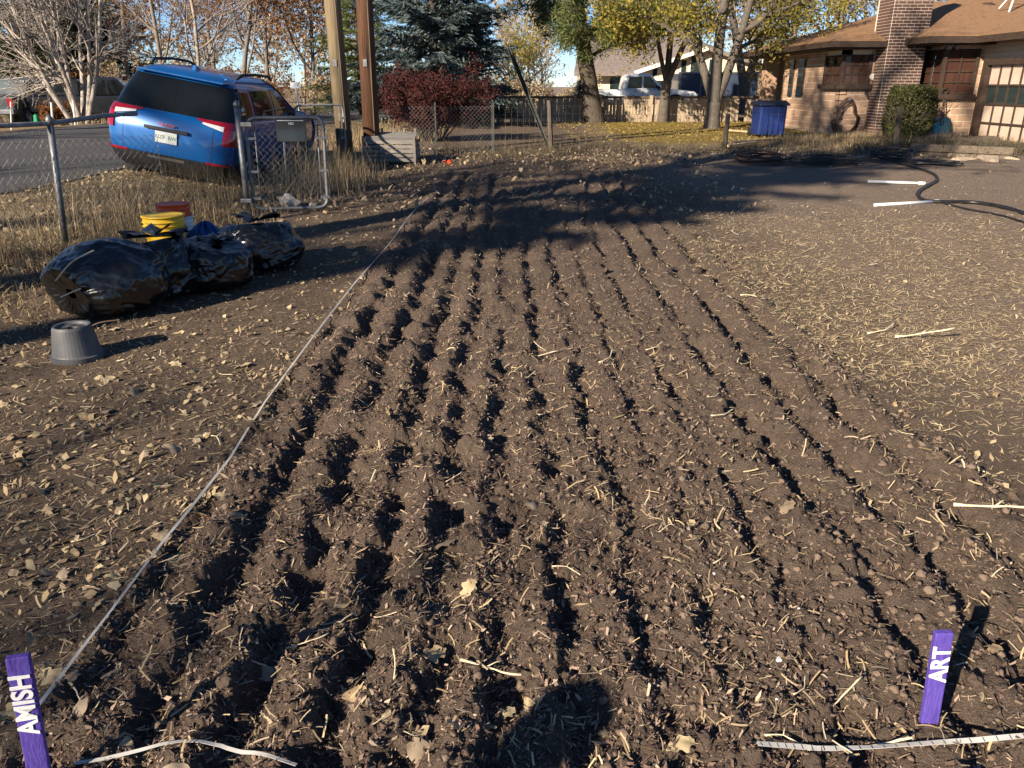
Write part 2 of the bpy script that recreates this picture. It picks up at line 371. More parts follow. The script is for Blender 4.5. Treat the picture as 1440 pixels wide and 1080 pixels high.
#@@GROUND
def zones(x, y):
    b = bed_mask(x, y)
    lawn = sst(18.5, 20.5, y + .8 * vn(x * .5, y * .5, 11)) * sst(2.2, 3.6, x) * (1 - sst(31.2, 32, y))
    u = edge_x(y) - x
    verge = sst(-.9, .1, u + .5 * vn(x * 2, y * 2, 12)) * (1 - sst(1.7, 2.2, u)) + sst(8.4, 9.2, u)
    hard = sst(2.0, 3.2, x + .5 * vn(x, y, 13)) * (1 - lawn)
    return b, lawn, np.clip(verge, 0, 1), hard
def build_ground():
    na = 740
    ang = np.concatenate([np.linspace(-46, 46, na), np.linspace(46, 314, 92)[1:-1]]) * math.pi / 180
    th = np.arange(math.atan(1.6 / .75), math.atan(1.6 / 22), -.0022)
    r = np.concatenate([[.06, .2, .35, .5, .62], 1.6 / np.tan(th), np.geomspace(22, 900, 85)[1:]])
    A, R = np.meshgrid(ang, r)
    x = (R * np.sin(A)); y = (R * np.cos(A))
    z = ground_z(x, y)
    V = np.stack([x, y, z], -1).reshape(-1, 3); nA = len(ang); nR = len(r)
    i = np.arange(nR - 1)[:, None] * nA; j = np.arange(nA)[None, :]; j2 = (j + 1) % nA
    F = np.stack([i + j, i + j2, i + nA + j2, i + nA + j], -1).reshape(-1, 4)[:, ::-1]
    b, lawn, verge, hard = [q.ravel() for q in zones(x, y)]
    me = npmesh('ground', V, F, dict(bed=b, lawn=lawn, verge=verge, hard=hard), smooth=True)
    m, nt, p = _new('soil'); L = nt.links
    tc = nt.nodes.new('ShaderNodeTexCoord')
    def noise(s, d=6, rough=.6):
        n = nt.nodes.new('ShaderNodeTexNoise'); n.inputs['Scale'].default_value = s; n.inputs['Detail'].default_value = d; n.inputs['Roughness'].default_value = rough
        L.new(tc.outputs['Object'], n.inputs['Vector']); mr = nt.nodes.new('ShaderNodeMapRange'); mr.inputs[1].default_value = .3; mr.inputs[2].default_value = .7
        L.new(n.outputs['Fac'], mr.inputs[0]); return mr.outputs[0]
    def at(n): a = nt.nodes.new('ShaderNodeAttribute'); a.attribute_name = n; return a.outputs['Fac']
    def mix(f, a, b):
        mx = nt.nodes.new('ShaderNodeMix'); mx.data_type = 'RGBA'; L.new(f, mx.inputs[0]); L.new(a, mx.inputs[6]); L.new(b, mx.inputs[7]); return mx.outputs[2]
    def rp(f, cols): r = ramp(nt, cols); L.new(f, r.inputs[0]); return r.outputs[0]
    n1 = noise(38, 8, .75); n2 = noise(160, 4, .7)
    path = mix(noise(2.2, 6), rp(n1, [(.080, .058, .042), (.155, .115, .083), (.22, .168, .124)]), rp(n2, [(.10, .073, .053), (.195, .148, .110)]))
    bed = mix(noise(5, 5), rp(n1, [(.070, .050, .038), (.155, .115, .089), (.225, .174, .137)]), rp(n2, [(.088, .064, .050), (.19, .144, .113)]))
    hard = mix(noise(1.6, 6), rp(n1, [(.145, .109, .082), (.23, .177, .134), (.285, .222, .172)]), rp(n2, [(.18, .136, .103), (.285, .222, .172)]))
    lawn = rp(n1, [(.09, .085, .028), (.24, .17, .045), (.34, .23, .055)])
    verge = rp(n1, [(.14, .105, .06), (.27, .205, .125), (.20, .15, .09)])
    c = mix(at('hard'), path, hard); c = mix(at('bed'), c, bed); c = mix(at('lawn'), c, lawn); c = mix(at('verge'), c, verge)
    L.new(c, p.inputs['Base Color']); p.inputs['Roughness'].default_value = .95; p.inputs['Specular IOR Level'].default_value = .12
    bp = nt.nodes.new('ShaderNodeBump'); bp.inputs['Strength'].default_value = .9; bp.inputs['Distance'].default_value = .012
    n3 = noise(75, 5, .8); ad = nt.nodes.new('ShaderNodeMath'); ad.operation = 'MULTIPLY_ADD'; L.new(n3, ad.inputs[0]); ad.inputs[1].default_value = .9; L.new(n2, ad.inputs[2])
    L.new(ad.outputs[0], bp.inputs['Height']); L.new(bp.outputs[0], p.inputs['Normal'])
    o = link('ground', me, m); tag(o, 'brown garden soil tilled into long furrows', kind='structure'); return o
GROUND = build_ground()
# road: asphalt strip on top of the bank
def build_road():
    ys = np.concatenate([np.linspace(-60, 4, 30), np.linspace(4.5, 50, 92), np.linspace(52, 120, 24)])
    us = np.linspace(1.98, 8.5, 24)
    Y, U = np.meshgrid(ys, us, indexing='ij'); X = edge_x(Y) - U - .12 * vn(Y * 2.1, Y * 0, 3) * (U < 2.1)
    Z = base_z(X, Y) + .012 + .03 * np.sin((U - 1.98) / 6.52 * math.pi)
    V = np.stack([X, Y, Z], -1).reshape(-1, 3); n = len(us)
    i = np.arange(len(ys) - 1)[:, None] * n; j = np.arange(n - 1)[None]
    F = np.stack([i + j, i + n + j, i + n + j + 1, i + j + 1], -1).reshape(-1, 4)
    o = link('road', npmesh('road', V, F, smooth=True), 'asphalt'); tag(o, kind='structure')
build_road()

# ---- loose litter, flat pieces with their own edges: one joined mesh per kind, the largest as single pieces
def view_pts(n, ymin=1.0, ymax=17., xr=None, fn=None, rng=RNG):
    """scatter points on the yard, denser towards the front"""
    out = []; tot = 0
    while tot < n:
        k = n * 3; y = ymin * (ymax / ymin) ** (rng.random(k) ** .62); x = (rng.random(k) * 2 - 1) * (y * .90 + 1.1)
        keep = rng.random(k) < 1
        if fn is not None: keep &= rng.random(k) < fn(x, y)
        u = edge_x(y) - x; keep &= (u < .3)
        out.append(np.stack([x[keep], y[keep]], -1)); tot += keep.sum()
    return np.concatenate(out)[:n]
def flakes(name, P, lmin, lmax, asp, lift, tilt, m, label, rng=RNG, bend=0., leafy=False):
    n = len(P); x, y = P[:, 0], P[:, 1]; z = ground_z(x, y) + lift * rng.random(n)
    L = lmin + (lmax - lmin) * rng.random(n) ** 2.2; Wd = L * (asp[0] + (asp[1] - asp[0]) * rng.random(n))
    a = rng.random(n) * 2 * math.pi; t = rng.normal(0, tilt, n); s = rng.normal(0, tilt, n)
    d = np.stack([np.cos(a), np.sin(a), t], -1); w = np.stack([-np.sin(a), np.cos(a), s], -1)
    c = np.stack([x, y, z + .3 * L * np.abs(t) + .3 * Wd * np.abs(s) + .001], -1)
    J = lambda: (1 + .5 * (rng.random(n) - .5))[:, None]
    hl = (L / 2)[:, None]; hw = (Wd / 2)[:, None]
    if leafy:
        up = np.array([0, 0, 1.]); f = (rng.random(n) * .35)[:, None] * hw * 2; o1 = ((rng.random(n) - .5) * .8)[:, None]; o2 = ((rng.random(n) - .5) * .8)[:, None]
        V = np.stack([c - d * hl, c + d * hl * (o1 - .1) - w * hw * J() + up * f, c + d * hl * .62 - w * hw * .45 * J() + up * f * .5, c + d * hl, c + d * hl * .55 + w * hw * .5 * J() + up * f * .5, c + d * hl * (o2 - .1) + w * hw * J() + up * f, c - d * hl * .55 + w * hw * .6 * J() + up * f * .4, c - d * hl * .6 - w * hw * .55 * J() + up * f * .4], 1).reshape(-1, 3)
        b = (np.arange(n) * 8)[:, None]; F = np.concatenate([b + np.array([[0, 7, 1, 6]]), b + np.array([[6, 1, 2, 5]]), b + np.array([[5, 2, 3, 4]])], 0); rv = np.tile(rng.random(n), 3)
    elif bend:
        k = (rng.random(n) - .5)[:, None] * bend; up = np.array([0, 0, 1.])
        rows = []
        for q in (-1, -.33, .33, 1):
            off = d * hl * q + w * hl * k * (q * q) + up * hl * .04 * (1 - q * q)
            rows += [c + off - w * hw, c + off + w * hw]
        V = np.stack(rows, 1).reshape(-1, 3); b = (np.arange(n) * 8)[:, None]
        F = np.concatenate([b + np.array([[0, 1, 3, 2]]), b + np.array([[2, 3, 5, 4]]), b + np.array([[4, 5, 7, 6]])], 0)
        rv = np.tile(rng.random(n), 3)
    else:
        T1 = (rng.random(n) ** 1.5)[:, None]; T2 = (rng.random(n) ** 1.5)[:, None]; sk = ((rng.random(n) - .5) * 1.2)[:, None]
        V = np.stack([c - d * hl * J() - w * hw * T1, c + d * hl * (J() * .5 + sk * .5) - w * hw * J(), c + d * hl * J() + w * hw * T2, c - d * hl * (J() * .5 + sk * .5) + w * hw * J()], 1).reshape(-1, 3)
        F = np.arange(n * 4).reshape(-1, 4); rv = rng.random(n)
    o = link(name, npmesh(name, V, F, dict(rnd=rv)), m); tag(o, label, kind='stuff'); return o
mat('mulch', [(.034, .022, .017), (.09, .057, .042), (.16, .106, .078), (.13, .080, .060), (.24, .175, .13), (.40, .31, .23)], .9, attr='rnd')
mat('straw', [(.26, .185, .10), (.44, .335, .19), (.56, .44, .26), (.36, .27, .16), (.60, .51, .36)], .8, attr='rnd', trans=.15)
mat('litter', [(.22, .155, .095), (.44, .34, .20), (.30, .21, .12), (.52, .43, .27), (.16, .11, .075)], .85, attr='rnd', trans=.2)
mat('yellow_leaves', [(.30, .22, .05), (.44, .33, .07), (.27, .19, .06), (.38, .29, .11), (.20, .15, .07)], .8, attr='rnd', trans=.25)
bedf = lambda x, y: bed_mask(x, y)
nbed = lambda x, y: 1 - bed_mask(x, y)
def strawf(x, y):     # the straw-strewn patch right of the rows
    return (sst(1.5, 2.4, x + .8 * vn(x * 1.2, y * 1.2, 21)) * sst(3.0, 4.6, y) * (1 - sst(8.5, 10.5, y)) * (1 - sst(4.5, 7.5, x)) * (.35 + 1.3 * np.clip(.5 + vn(x * 1.7, y * 1.7, 22), 0, 1)) + .06)
flakes('bark_mulch', view_pts(150000, 1.0, 14, fn=lambda x, y: bed_mask(x, y) * (.35 + .65 * (1 - sst(.3, 1.2, x)))), .003, .024, (.10, .45), .006, .45, 'mulch', 'brown bark chips mixed into the tilled bed')
flakes('bark_crumbs', view_pts(50000, 1.0, 10, fn=lambda x, y: nbed(x, y) * (1 - .6 * sst(1.5, 2.5, x))), .004, .022, (.12, .5), .003, .35, 'mulch', 'dark crumbs of bark trodden into the path')
flakes('dry_litter', view_pts(15000, 1.1, 17, fn=lambda x, y: nbed(x, y) * (1 - .8 * sst(1.5, 2.5, x)) * (.25 + 1.2 * np.clip(.4 + 1.6 * vn(x * 1.3, y * 1.3, 31), 0, 1))), .006, .046, (.3, .75), .006, .4, 'litter', 'small dry leaf scraps lying on the path', leafy=True)
flakes('straw_bits', view_pts(130000, 2.0, 15, fn=strawf), .005, .068, (.05, .16), .008, .18, 'straw', 'pale straw strewn over the bare soil')
flakes('straw_in_bed', view_pts(9000, 1.0, 13, fn=lambda x, y: bed_mask(x, y) * np.clip(.4 + 2.2 * vn(x * 2.2, y * 2.2, 32), .03, 1)), .006, .06, (.04, .11), .012, .35, 'straw', 'pale straw stalks caught in the furrows', bend=.4)
flakes('straw_on_path', view_pts(12000, 1.1, 15, fn=lambda x, y: nbed(x, y) * (1 - sst(-1, 1, x))), .006, .06, (.04, .10), .008, .2, 'straw', 'dry stalks lying on the trodden path', bend=.35)
def backpts(n):
    x = RNG.random(n) * 13 - 3.5; y = 9.5 + 8.5 * RNG.random(n); k = (x > edge_x(y) + .1) & ((x < 3.5) | (y > 15.8)) & (RNG.random(n) < .25 + .75 * sst(14, 15.5, y) + .4 * (x < -1.2)); return np.stack([x[k], y[k]], -1)
flakes('leaf_litter', backpts(13000), .02, .10, (.3, .75), .02, .5, 'litter', 'scattered dry leaves along the back of the garden', leafy=True)
flakes('back_crumbs', backpts(16000), .02, .09, (.1, .5), .02, .5, 'mulch', 'dark dead scraps along the back of the garden')
def bankpts(n):
    y = 4.5 + 10 * RNG.random(n); u = -1.0 + 3.0 * RNG.random(n); return np.stack([edge_x(y) - u, y], -1)
flakes('bank_litter', bankpts(9000), .015, .08, (.25, .75), .02, .5, 'litter', 'dry leaf litter over the road bank', leafy=True)
def lawnpts(n):
    x = RNG.random(n) * 12 + 1.5; y = 18.3 + RNG.random(n) * 13; return np.stack([x, y], -1)
flakes('fallen_yellow_leaves', lawnpts(9000), .03, .10, (.4, .8), .02, .3, 'yellow_leaves', 'yellow leaves carpeting the lawn before the wooden fence', leafy=True)
# ---- single pieces, children of the ground: leaves, stalks, clods
def leaf_mesh(k):
    rg = random.Random(40 + k); n = 11; mb = MB(); ln = 1.0
    lob = rg.choice([0, 0, .25, .35]); cup = rg.uniform(-.3, .35); tw = rg.uniform(-.4, .4)
    def pt(a, b):          # a along the leaf, b across
        w = .38 * math.sin(math.pi * min(1, a * .95 + .03)) ** .75 * (1 + lob * math.sin(a * 17 + k)) * (1 - .3 * a)
        yy = (b - .5) * 2 * w; xx = a - .5
        zz = cup * (yy * yy * 1.6) + .12 * math.sin(a * 3 + k) + tw * yy * (a - .5) + .03 * math.sin(9 * a + 7 * b)
        return (xx, yy, zz + .05)
    mb.grid(pt, n, 4)
    mb.tube([(-.5, 0, .06), (-.68, .03, .03), (-.85, .08, .01)], .012, 3)
    return mb.mesh('leaf')
mat('leaf_dry', [(.38, .29, .16), (.50, .40, .24), (.27, .19, .11), (.55, .47, .32)], .85, scale=3, obj=.75, trans=.15, bump=.2)
mat('leaf_grey', [(.22, .165, .11), (.36, .29, .21)], .85, scale=3, obj=.6, trans=.15)
LM = []
for k in range(8):
    me = leaf_mesh(k); me.materials.append(MATS['leaf_dry' if k < 6 else 'leaf_grey']); me.polygons.foreach_set('use_smooth', np.ones(len(me.polygons), bool)); LM.append(me)
def piece(name, me, x, y, s, rot, dz=0., parent=GROUND):
    o = bpy.data.objects.new(name, me); COL.objects.link(o); o.parent = parent
    o.location = (x, y, gz(x, y) + dz); o.scale = s if hasattr(s, '__len__') else (s, s, s); o.rotation_euler = rot; return o
spots = [(62, 900, .085), (40, 670, .05), (268, 816, .075), (160, 815, .06), (222, 780, .05), (640, 1052, .085), (592, 1035, .07), (955, 1066, .09), (545, 1025, .05), (500, 990, .08), (330, 870, .05), (290, 925, .045), (430, 915, .07), (1070, 1055, .07), (1110, 1010, .06), (1175, 1050, .05), (1210, 1000, .05), (690, 1030, .06), (715, 1010, .07), (590, 1060, .1), (120, 1020, .08), (180, 1065, .09), (65, 945, .05), (140, 855, .06), (20, 810, .06), (745, 1000, .07), (850, 1035, .05)]
for px, py, s in spots:
    p = G(px, py); piece('leaf', random.choice(LM), p.x, p.y, s * random.uniform(.7, .95), (random.uniform(-.5, .5), random.uniform(-.5, .5), random.uniform(0, 6.3)), .006)
for x, y in view_pts(265, 1.15, 13, fn=lambda x, y: np.where(x < -1.1, 1., .15 * (1 - sst(2, 4, y)) + .03)):
    piece('leaf', random.choice(LM), x, y, random.uniform(.045, .10), (random.uniform(-.45, .45), random.uniform(-.45, .45), random.uniform(0, 6.3)), .004)
def stalk_mesh(k):
    rg = random.Random(80 + k); p = Vector((-.5, 0, .02)); d = Vector((1, 0, .05)); pts = [p]
    kink = rg.choice([0, 0, .9, -1.2])
    for i in range(7):
        d = (d + Vector((0, rg.uniform(-.28, .28), rg.uniform(-.12, .12))))
        if i == 3: d = d + Vector((0, kink, 0))
        d.normalize(); p = p + d * (1 / 7); pts.append(p)
    r = [.012 + .010 * rg.random() for _ in pts]; r[0] *= 1.5
    mb = MB().tube(pts, r, 5)
    if k % 2: mb.tube([pts[3], pts[3] + Vector((.1, .12, .05)), pts[3] + Vector((.17, .2, .03))], [.012, .009, .006], 4)
    return mb.mesh('stalk')
mat('stalk_pale', [(.42, .33, .20), (.60, .51, .36), (.50, .41, .27)], .8, scale=9, obj=.6)
mat('stalk_brown', [(.10, .065, .045), (.24, .165, .11)], .85, scale=9, obj=.6)
SM = []
for k in range(10):
    me = stalk_mesh(k); me.materials.append(MATS['stalk_brown' if k in (4, 7, 9) else 'stalk_pale']); me.polygons.foreach_set('use_smooth', np.ones(len(me.polygons), bool)); SM.append(me)
for px, py, s, a in [(435, 915, .13, .3), (760, 505, .22, -.5), (745, 540, .15, .2), (1020, 603, .16, .1), (1155, 625, .11, .9), (800, 805, .12, .1), (1400, 748, .32, -.3), (640, 690, .08, .5), (690, 955, .2, -.5), (720, 990, .12, .2), (860, 515, .2, .6), (925, 500, .16, .2), (1060, 425, .22, .1), (1300, 480, .35, -.3), (310, 615, .16, -.05), (370, 645, .05, 0), (120, 765, .09, .1), (235, 800, .1, 0), (110, 1000, .14, -1.), (1190, 1000, .15, .4), (1230, 1065, .2, -.4), (1130, 990, .1, .5), (215, 745, .09, .9), (1380, 665, .25, .2), (1250, 470, .3, .1), (1100, 1050, .12, .3)]:
    p = G(px, py); piece('straw_stalk', SM[random.choice([0, 1, 2, 3, 5, 6, 8])], p.x, p.y, s, (random.uniform(-.15, .15), random.uniform(-.15, .15), a), .012)
for x, y in view_pts(270, 1.1, 10, fn=lambda x, y: .35 + .65 * strawf(x, y)):
    piece('straw_stalk', random.choice(SM), x, y, .03 + .11 * random.random() ** 2, (random.uniform(-.25, .25), random.uniform(-.25, .25), random.uniform(0, 6.3)), .008)
def clod_mesh(k, sub=2):
    import bmesh
    bm = bmesh.new(); bmesh.ops.create_icosphere(bm, subdivisions=sub, radius=.5); rg = np.random.default_rng(k)
    o = rg.random(3) * 50
    for v in bm.verts:
        c = v.co; n = float(vn(np.array(c.x * 3 + o[0]), np.array(c.y * 3 + c.z * 4 + o[1]))) + .5 * float(vn(np.array(c.x * 8 + o[2]), np.array(c.y * 8 + c.z * 9)))
        v.co = c * (1 + 1.15 * n + float(rg.normal(0, .17))); v.co.z *= .75
    me = bpy.data.meshes.new('clod'); bm.to_mesh(me); bm.free(); return me
mat('clod', [(.075, .053, .039), (.155, .112, .083), (.12, .086, .064)], .95, scale=7, obj=.6, bump=.8, bscale=18)
CM = []
for k in range(6):
    me = clod_mesh(k); me.materials.append(MATS['clod']); CM.append(me)
for x, y in view_pts(290, 1.05, 7, fn=lambda x, y: bed_mask(x, y) * (.4 + .6 * sst(.1, .7, x))):
    s = .016 + .034 * random.random() ** 2
    piece('clod', random.choice(CM), x, y, (s, s * random.uniform(.7, 1.2), s * .9), (random.uniform(-.5, .5), random.uniform(-.5, .5), random.uniform(0, 6.3)), s * .12)
def many_clods(n, name, label, CM, smin, smax, pw):
    P = view_pts(n, 1.0, 9, fn=lambda x, y: bed_mask(x, y) * (.25 + .75 * sst(.1, .8, x)) + .04)
    Vs = [np.array([v.co[:] for v in me.vertices]) for me in CM]; Ts = []
    base = CM[0]; F = np.array([p.vertices[:] for p in base.polygons]); nv = len(Vs[0]); VV = []; 
    s = smin + (smax - smin) * RNG.random(n) ** pw; a = RNG.random(n) * 6.28; z = ground_z(P[:, 0], P[:, 1]) + s * .12
    for k in range(n):
        v = Vs[k % 6]; c, q = math.cos(a[k]), math.sin(a[k])
        VV.append(np.stack([(v[:, 0] * c - v[:, 1] * q) * s[k] + P[k, 0], (v[:, 0] * q + v[:, 1] * c) * s[k] + P[k, 1], v[:, 2] * s[k] + z[k]], -1))
    FF = (F[None] + (np.arange(n) * nv)[:, None, None]).reshape(-1, 3)
    o = link(name, npmesh(name, np.concatenate(VV), FF), 'clod'); tag(o, label, kind='stuff')
many_clods(1300, 'small_clods', 'crumbly clods of earth along the furrows', CM, .012, .030, 2)
many_clods(6500, 'soil_crumbs', 'fine crumbs of earth over the tilled bed', [clod_mesh(30 + k, 1) for k in range(6)], .005, .015, 1.6)
mat('stone_white', [(.65, .65, .66), (.78, .77, .75)], .6, scale=4)
wm = clod_mesh(11); wm.materials.append(MATS['stone_white'])
for px, py, s in [(1093, 945, .022), (1003, 815, .014), (868, 766, .012), (843, 828, .01), (978, 985, .012), (1120, 875, .01), (1036, 590, .012), (1155, 623, .02), (600, 300, .03), (1088, 1010, .01), (930, 640, .01), (700, 500, .012), (1195, 905, .01)]:
    p = G(px, py); piece('pebble', wm, p.x, p.y, (s, s * .8, s * .6), (.2, .1, s * 300), s * .1)

#@@TREES
class Tree:
    """recursive branching skeleton -> tubes (wood) + leaf positions"""
    def __init__(s, seed): s.r = random.Random(seed); s.mb = MB(); s.tips = []; s.np = np.random.default_rng(seed)
    def branch(s, p, d, L, r, lev, P):
        rg = s.r; n = max(3, min(9, int(L / P['seg'][lev]))) if lev < 2 else max(2, min(4 if lev == 2 else 3, int(L / P['seg'][lev]))); p = Vector(p); d = Vector(d).normalized(); pts = [p.copy()]; ds = [d.copy()]
        wob = P['wob'][lev]
        for i in range(n):
            d = d + Vector((rg.gauss(0, wob), rg.gauss(0, wob), rg.gauss(0, wob) + P['up'][lev])); d.normalize()
            p = p + d * (L / n); pts.append(p.copy()); ds.append(d.copy())
        tp = P['taper'][lev]; rs = [max(P.get('rmin', .003), r * (1 - (1 - tp) * k / n)) for k in range(n + 1)]
        if lev == 0 and P.get('flare'): rs[0] *= P['flare']
        s.mb.tube(pts, rs, P['sides'][lev], cap=False)
        if lev >= P['leaflev']: s.tips += [(pts[k], ds[k]) for k in range(1, n + 1)]
        if lev < P['maxlev']:
            for _ in range(P['nch'][lev]):
                t = rg.uniform(P['start'][lev], 1.0); k = min(n - 1, int(t * n)); f = t * n - k
                q = pts[k].lerp(pts[k + 1], f); dd = ds[k]
                u, w = frame(dd); az = rg.uniform(0, 6.283); sp = math.radians(rg.gauss(P['spread'][lev], 9))
                nd = dd * math.cos(sp) + (u * math.cos(az) + w * math.sin(az)) * math.sin(sp)
                s.branch(q, nd, L * P['ratio'][lev] * rg.uniform(.7, 1.15) * (1.15 - .5 * t), max(.003, rs[k] * P['rr'][lev]), lev + 1, P)
    def leaves(s, n, size, spread, droop=0., asp=(.4, .8), zmin=None):
        if not s.tips: return None
        T = np.array([t[0][:] for t in s.tips]); rg = s.np
        c = T[rg.integers(0, len(T), n)] + rg.normal(0, spread, (n, 3)); c[:, 2] -= droop * rg.random(n)
        if zmin is not None: c = c[c[:, 2] > zmin]
        return leafquads(c, size, asp, rg)
def leafquads(c, size, asp, rg, axis=None):
    n = len(c)
    d = rg.normal(0, 1, (n, 3)) if axis is None else axis + rg.normal(0, .25, (n, 3))
    d /= np.linalg.norm(d, axis=1)[:, None]
    w = np.cross(d, rg.normal(0, 1, (n, 3))); w /= np.linalg.norm(w, axis=1)[:, None] + 1e-9
    L = (size[0] + (size[1] - size[0]) * rg.random(n))[:, None]; Wd = L * (asp[0] + (asp[1] - asp[0]) * rg.random(n))[:, None]
    V = np.stack([c - d * L / 2, c + w * Wd / 2 - d * L * .05, c + d * L / 2, c - w * Wd / 2 - d * L * .05], 1).reshape(-1, 3)
    return V, np.arange(n * 4).reshape(-1, 4), rg.random(n)
def emit_tree(name, label, cat, base, tree, bark, crown=None, leafmat=None, group=None, cname='crown', tname='trunk'):
    root = thing(name, label, cat, base, (0, 0, 0), group)
    link(tname, tree.mb.mesh(tname), bark, root, local=True, smooth=True)
    if crown is not None:
        V, F, rv = crown; link(cname, npmesh(cname, V, F, dict(rnd=rv)), leafmat, root, local=True)
    return root
mat('leaf_ash', [(.15, .15, .03), (.28, .235, .04), (.38, .29, .05), (.12, .135, .03), (.24, .18, .045)], .75, attr='rnd', trans=.45)
mat('leaf_rust', [(.14, .052, .024), (.25, .105, .038), (.10, .045, .024), (.31, .16, .05), (.18, .075, .035)], .85, attr='rnd', trans=.35)
mat('leaf_tan', [(.32, .24, .15), (.46, .36, .22), (.24, .17, .11), (.55, .43, .25)], .85, attr='rnd', trans=.35)
mat('leaf_yellow', [(.46, .38, .03), (.36, .33, .04), (.55, .44, .06)], .8, attr='rnd', trans=.4)
mat('leaf_red', [(.024, .005, .007), (.048, .008, .009), (.085, .020, .013), (.02, .005, .006)], .8, attr='rnd', trans=.15)
mat('needle_blue', [(.026, .046, .046), (.058, .085, .088), (.10, .13, .13), (.02, .034, .032)], .8, attr='rnd', trans=.1)
mat('needle_green', [(.030, .050, .014), (.075, .095, .026), (.12, .13, .04), (.045, .065, .02)], .8, attr='rnd', trans=.15)
mat('needle_dark', [(.014, .024, .010), (.035, .048, .018), (.06, .07, .026)], .85, attr='rnd', trans=.1)
mat('needle_pine', [(.045, .075, .025), (.11, .135, .045), (.17, .18, .06), (.06, .09, .03)], .8, attr='rnd', trans=.2)
mat('hedge_leaf', [(.018, .026, .008), (.050, .056, .016), (.080, .080, .024), (.03, .038, .011)], .6, attr='rnd', trans=.15)
mat('dry_blade', [(.22, .155, .085), (.38, .285, .16), (.15, .105, .06), (.47, .37, .23), (.10, .072, .045)], .85, attr='rnd', trans=.25)
mat('weed_dark', [(.055, .045, .032), (.12, .095, .065), (.08, .075, .045), (.20, .155, .10)], .9, attr='rnd', trans=.15)
BARE = dict(seg=[.5, .35, .25, .15, .1], wob=[.05, .10, .13, .16, .2], up=[.02, .04, .03, .02, 0], taper=[.45, .35, .3, .3, .3], sides=[9, 6, 4, 3, 3],
            nch=[9, 8, 7, 5, 0], start=[.25, .2, .15, .1, 0], spread=[42, 42, 45, 45, 40], ratio=[.55, .55, .5, .5, .5], rr=[.55, .55, .55, .6, .6], maxlev=3, leaflev=2, flare=1.25, rmin=.004)
def P(**k): q = dict(BARE); q.update(k); return q

# bare tree with many stems across the road
b0 = G(140, 170); b0 = Vector((-13.4, 25.5, bz(-13.4, 25.5)))
t = Tree(11)
for k, (ax, az) in enumerate([(-.55, .1), (-.36, -.25), (-.24, .2), (-.12, -.1), (-.05, .3), (.06, -.2), (.16, .15), (.30, -.1), (-.44, .35)]):
    t.branch((ax * .55, az * .5, -.05), (ax, az, 1), 5.2, .075, 0, P(nch=[8, 6, 6, 0], maxlev=3, up=[.015, .03, .02, 0], wob=[.04, .09, .13, .16], start=[.22, .2, .1, .1], ratio=[.5, .55, .5, .5], rmin=.006))
for k in range(7):
    a = k * .9; t.branch((0, 0, 1.2), (-1 if k % 2 else -.6, -.4 + .15 * k, .42 - .05 * k), 2.6, .03, 1, P(nch=[8, 7, 6, 0], maxlev=3, up=[0, -.01, .01, 0], rmin=.006))
emit_tree('bare_tree', 'leafless grey tree with many stems fanning up across the road', 'tree', b0, t, 'bark_pale')
def bare(seed, base, h, r, label, bark='bark_grey', leaves=None, lm=None, group='leafless trees beyond the road', **kw):
    t = Tree(seed); t.branch((0, 0, -.1), (random.Random(seed).uniform(-.06, .06), 0, 1), h, r, 0, P(**kw))
    cr = t.leaves(*leaves) if leaves else None
    return emit_tree('tree', label, 'tree', base, t, bark, cr, lm, group)
def bz3(x, y): return Vector((x, y, bz(x, y)))
def px3(px, Y): p = AT(px, 150, Y); return bz3(p.x, Y)
bare(21, px3(235, 40), 8, .13, 'sparse rusty tree behind the blue car roof', 'bark_grey', (7000, (.06, .14), .4), 'leaf_rust', nch=[10, 8, 6, 0])
bare(22, px3(282, 31), 8, .075, 'slender pale leafless tree rising just right of the blue car antenna', 'bark_pale', None, None, nch=[9, 7, 6, 0], start=[.1, .2, .1, 0])
bare(23, px3(180, 44), 9, .15, 'thinly leaved tree behind the many-stemmed bare tree', 'bark_grey', (5000, (.05, .12), .4), 'leaf_tan', nch=[10, 8, 6, 0])
bare(24, px3(345, 36), 8.5, .12, 'rusty-leaved tree above the windscreen of the blue car', 'bark_grey', (13000, (.06, .14), .5), 'leaf_rust', group='rusty autumn trees beyond the road', start=[.12, .2, .1, 0])
bare(25, px3(385, 40), 9, .13, 'rusty-leaved tree left of the white roadside sign', 'bark_grey', (13000, (.06, .14), .5), 'leaf_rust', group='rusty autumn trees beyond the road', start=[.12, .2, .1, 0])
bare(26, px3(440, 38), 7.5, .10, 'orange-leaved tree right behind the paler utility pole', 'bark_grey', (13000, (.06, .14), .5), 'leaf_rust', group='rusty autumn trees beyond the road', start=[.1, .2, .1, 0])
bare(27, px3(310, 48), 10, .14, 'rust and grey tree at the back above the blue car', 'bark_grey', (12000, (.06, .15), .5), 'leaf_rust', group='rusty autumn trees beyond the road', start=[.12, .2, .1, 0])
bare(28, px3(745, 50), 5.6, .10, 'twiggy pinkish shrub tree right of the leaning steel post', 'bark_pale', (900, (.06, .14), .2), 'leaf_tan', group='twiggy trees behind the wooden fence', start=[.1, .2, .1, 0], nch=[14, 9, 6, 0])
bare(29, px3(757, 46), 3.9, .06, 'small yellow-leaved tree beside the leaning steel post', 'bark_grey', (2600, (.06, .13), .2), 'leaf_yellow', group='twiggy trees behind the wooden fence', start=[.15, .2, .1, 0], nch=[10, 8, 4, 0])
bare(30, px3(718, 48), 4.4, .09, 'dull brown twiggy tree left of the leaning steel post', 'bark_grey', (1500, (.06, .13), .2), 'leaf_tan', group='twiggy trees behind the wooden fence', start=[.1, .2, .1, 0], nch=[14, 9, 5, 0])
